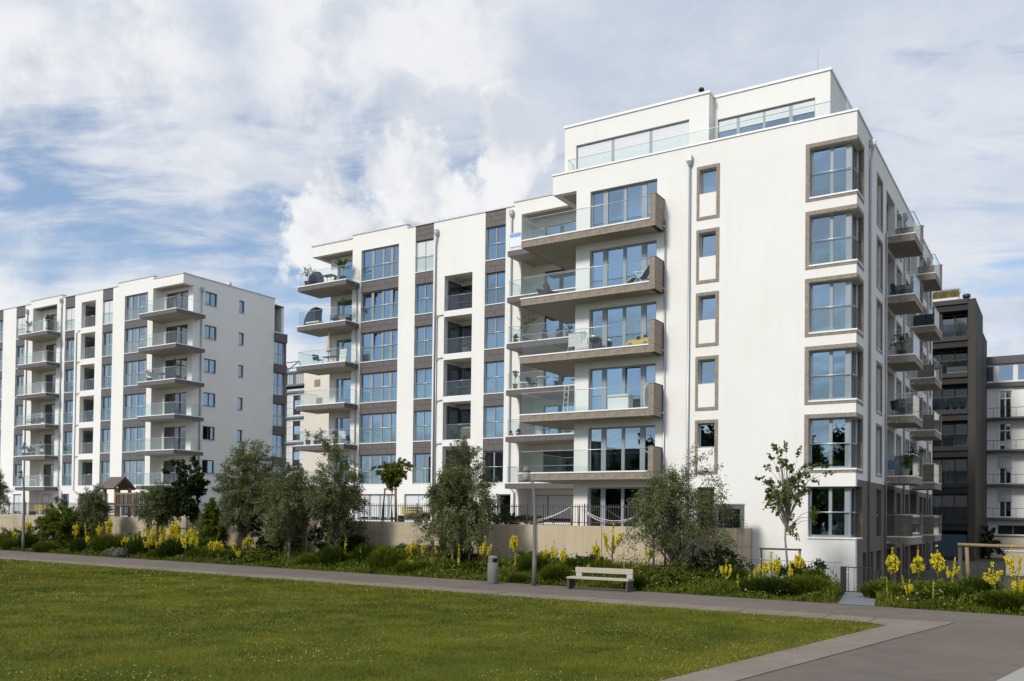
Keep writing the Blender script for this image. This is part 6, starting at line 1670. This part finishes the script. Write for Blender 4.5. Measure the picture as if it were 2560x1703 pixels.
pot_plant('low yellow pot on the fifth right balcony of the wing', 22.25, 7.9, wz(1), .4, 'pot_yellow', 'leaf_green', .17, 71); pot_plant('tan urn on the fifth right balcony of the wing', 21.7, 7.95, wz(1), .5, 'terracotta', 'leaf_green', .17, 72)
# wing, left corner balconies
pot_plant('olive bush at the outer corner of the top left balcony of the wing', 40.2, 7.95, wz(5), 1.75, 'pot_dark', 'leaf_dark', .24, 73)
pot_plant('palm at the inner end of the top left balcony of the wing', 36.9, 8.2, wz(5), 2.0, 'pot_dark', 'leaf_green', .24, 74, 'palm')
t = thing('covered_grill', 'dark rounded covered object on the top left balcony of the wing', 'cover', W(39.4, 8.0, wz(5)), RZ)
MB().lathe([(.62, 0), (.66, .35), (.58, .72), (.35, .98), (.05, 1.05)], 14, sx=1.1, sy=.6).build('cover', 'dark_fabric', t, True)
table('slatted wooden table on the top left balcony of the wing', 38.2, 8.1, wz(5), rect=(1.0, .6), h=.62, top='wood_tan', leg='wood_tan')
pot_plant('terracotta pot under the palm on the top left balcony', 37.4, 7.95, wz(5), .45, 'terracotta', 'leaf_green', .16, 75)
t = thing('beach_shell', 'dark folding sun shell on the second left balcony of the wing', 'sun shell', W(39.6, 8.1, wz(4)), RZ)
MB().prism([(-.75, .05)] + [(-.75 + 1.25 * (1 - math.cos(a)), .05 + 1.25 * math.sin(a)) for a in [math.pi / 2 * i / 9 for i in range(1, 10)]] + [(.42, .9), (.40, .05)], -.35, .35).build('hood', 'dark_fabric', t); cbox('cushion', 'pot_white', t, 1.3, .7, .10, (.15, -.05, .16))
chair('dark lounge chair on the second left balcony of the wing', 37.9, 8.6, wz(4), .3, w=.7); chair('second dark lounge chair on the second left balcony of the wing', 37.1, 8.9, wz(4), -.3, w=.7)
pot_plant('small tree in pale planter on the second left balcony of the wing', 36.75, 8.0, wz(4), 1.75, 'pot_white', 'leaf_green', .26, 76, 'standard')
t = thing('parasol', 'closed beige parasol on the third left balcony of the wing', 'parasol', W(38.3, 8.3, wz(3)), RZ)
MB().tube([(0, 0, 0), (0, 0, 2.55)], .022, 8).build('pole', 'wood_tan', t); MB().lathe([(.20, .95), (.21, 1.0), (.15, 1.6), (.09, 2.2), (.10, 2.35), (.03, 2.6)], 9).build('canopy', 'beige_cloth', t, True); cbox('base', 'pot_dark', t, .45, .45, .07, (0, 0, 0))
table('dark balcony table under the closed parasol', 38.2, 8.4, wz(3), rect=(1.2, .6), h=.6, top='frame_dark'); chair('light armchair at the left of the closed parasol', 39.3, 8.2, wz(3), 1.3, 'dark_fabric', 'pot_white')
t = thing('shutter_panel', 'pale latticed panel leaning at the inner end of the third left balcony', 'panel', W(36.55, 7.85, wz(3)), RZ)
pn = MB().box(-.33, .33, -.015, .015, .0, .95).build('board', 'pot_white', t); pn.rotation_euler = (R(-8), 0, 0)
for z in (.3, .62): cbox('batten', 'beige_cloth', pn, .6, .02, .04, (0, -.02, z))
for i, (u, h, pm, lf) in enumerate(((39.9, 1.15, 'terracotta', 'leaf_grey'), (39.1, .85, 'pot_blue', 'leaf_green'), (38.6, 1.2, 'terracotta', 'leaf_grey'), (37.2, 1.1, 'terracotta', 'leaf_dark'))):
    pot_plant('%s, fifth left balcony of the wing, %s from left' % (('olive in terracotta pot', 'plant in blue pot', 'olive shoot in brown pot', 'dark bush in wide pot')[i], ORD[i if i < 3 else 3]), u, 7.95, wz(1), h, pm, lf, .2, 80 + i)
t = thing('flower_trough', 'white flower trough on the fifth left balcony of the wing', 'planter', W(38.0, 7.9, wz(1)), RZ)
cbox('trough', 'pot_white', t, .95, .24, .22, (0, 0, 0)); rg3 = np.random.default_rng(4); obj('foliage', crown_mesh('foliage', 5, np.stack([rg3.uniform(-.42, .42, 14), rg3.uniform(-.05, .05, 14), rg3.uniform(.26, .36, 14)], 1), 18, .09, .07, .04), 'leaf_green', t)
chair('white folding chair on the fifth left balcony of the wing', 36.75, 8.2, wz(1), .9, 'white_plastic', 'white_plastic', arms=True, back=1.0)
# loggias of the wing
lgz = lambda i: (4.8, 7.72, 10.67, 13.56, 16.49)[i] + .055
table('dark table in the top loggia of the wing', 27.5, 10.0, lgz(4), rect=(1.0, .6), top='wood_brown'); chair('dark chair in the top loggia of the wing', 26.8, 10.0, lgz(4), -1.3)
pot_plant('grassy plant in pale pot in the second loggia of the wing', 26.9, 9.45, lgz(3), 1.0, 'beige_cloth', 'leaf_grey', .26, 90); 
table('wooden table in the third loggia of the wing', 27.3, 10.0, lgz(2), rect=(1.2, .7), top='wood_brown', leg='wood_brown'); chair('brown wooden chair in the third loggia of the wing', 26.4, 9.8, lgz(2), -1.1, 'wood_brown', 'wood_brown'); pot_plant('yellow pot in the third loggia of the wing', 28.1, 9.4, lgz(2), .28, 'pot_yellow', 'leaf_green', .15, 91)
t = thing('wicker_box', 'brown wicker box in the fourth loggia of the wing', 'box', W(26.7, 9.6, lgz(1)), RZ); bevel(MB().box(-.42, .42, -.3, .3, 0, .78).build('body', 'wood_brown', t), .02); cbox('lid', 'beige_cloth', t, .6, .5, .07, (0, 0, .782))
pot_plant('leafy plant in the fourth loggia of the wing', 28.0, 9.6, lgz(1), .8, 'pot_dark', 'leaf_dark', .18, 92)
# left block
lz = lambda k: LZ2[k] - .11
pot_plant('small palm at the left of the top recessed balcony, left block', 79.0, 9.2, lz(5), 1.7, 'pot_dark', 'leaf_green', .24, 93, 'palm'); pot_plant('small palm at the right of the top recessed balcony, left block', 75.7, 9.2, lz(5), 1.9, 'pot_dark', 'leaf_green', .24, 94, 'palm')
chair('dark lounge chair on the third recessed balcony of the left block', 77.6, 9.4, lz(2), .2, w=.8); chair('second dark lounge chair on the third recessed balcony of the left block', 78.8, 9.4, lz(2), -.2, w=.7)
for i, u in enumerate((79.0, 78.3, 77.5, 76.0)): pot_plant('terracotta pot on second lowest recessed balcony of the left block, %s from left' % ORD[i], u, 9.0, lz(1), (1.3, .9, .95, 1.2)[i], 'terracotta', 'leaf_dark', .2, 95 + i)
table('white table on the lowest recessed balcony of the left block', 78.0, 9.6, lz(0), rect=(1.3, .7), top='white_plastic', leg='steel')
pot_plant('tall dark conifer at the corner of the third corner balcony, left block', 56.7, 9.4, lz(3), 1.7, 'pot_dark', 'leaf_dark', .26, 101); pot_plant('potted bush at the left of the third corner balcony, left block', 60.2, 9.2, lz(3), 1.2, 'pot_dark', 'leaf_grey', .24, 102)
chair('black wicker chair on the third corner balcony, left block', 57.6, 9.4, lz(3), -.6, w=.7); table('dark table on the third corner balcony, left block', 58.8, 9.5, lz(3), rect=(1.1, .7), top='frame_dark')
chair('pale deck chair in the third lowest loggia of the left block', 70.2, 10.8, lz(2) + .1, .3, 'towel', 'wood_tan', recline=.2)
# tower
pot_plant('bright green plant in black pot on the top balcony of the dark tower', -.1, 41.6, 17.84, 1.5, 'pot_dark', 'leaf_green', .3, 103)
t = thing('flower_trough', 'pale trough with green bush on the second balcony of the dark tower', 'planter', W(.0, 41.6, 14.84), RZ); cbox('trough', 'pot_white', t, 1.5, .4, .55, (0, 0, 0)); rg3 = np.random.default_rng(6); obj('foliage', crown_mesh('foliage', 7, np.stack([rg3.uniform(-.5, .5, 16), rg3.uniform(-.1, .1, 16), rg3.uniform(.65, 1.0, 16)], 1), 24, .2, .14, .08), 'leaf_green', t)
for i in range(4): pot_plant('%s pot on the third balcony of the dark tower, %s from the left' % (('white', 'dark', 'black', 'blue')[i], ORD[i]), 1.3 - .55 * i, 41.5, 11.84, .55, ('pot_white', 'pot_dark', 'black', 'pot_blue')[i], 'leaf_grey', .18, 104 + i)
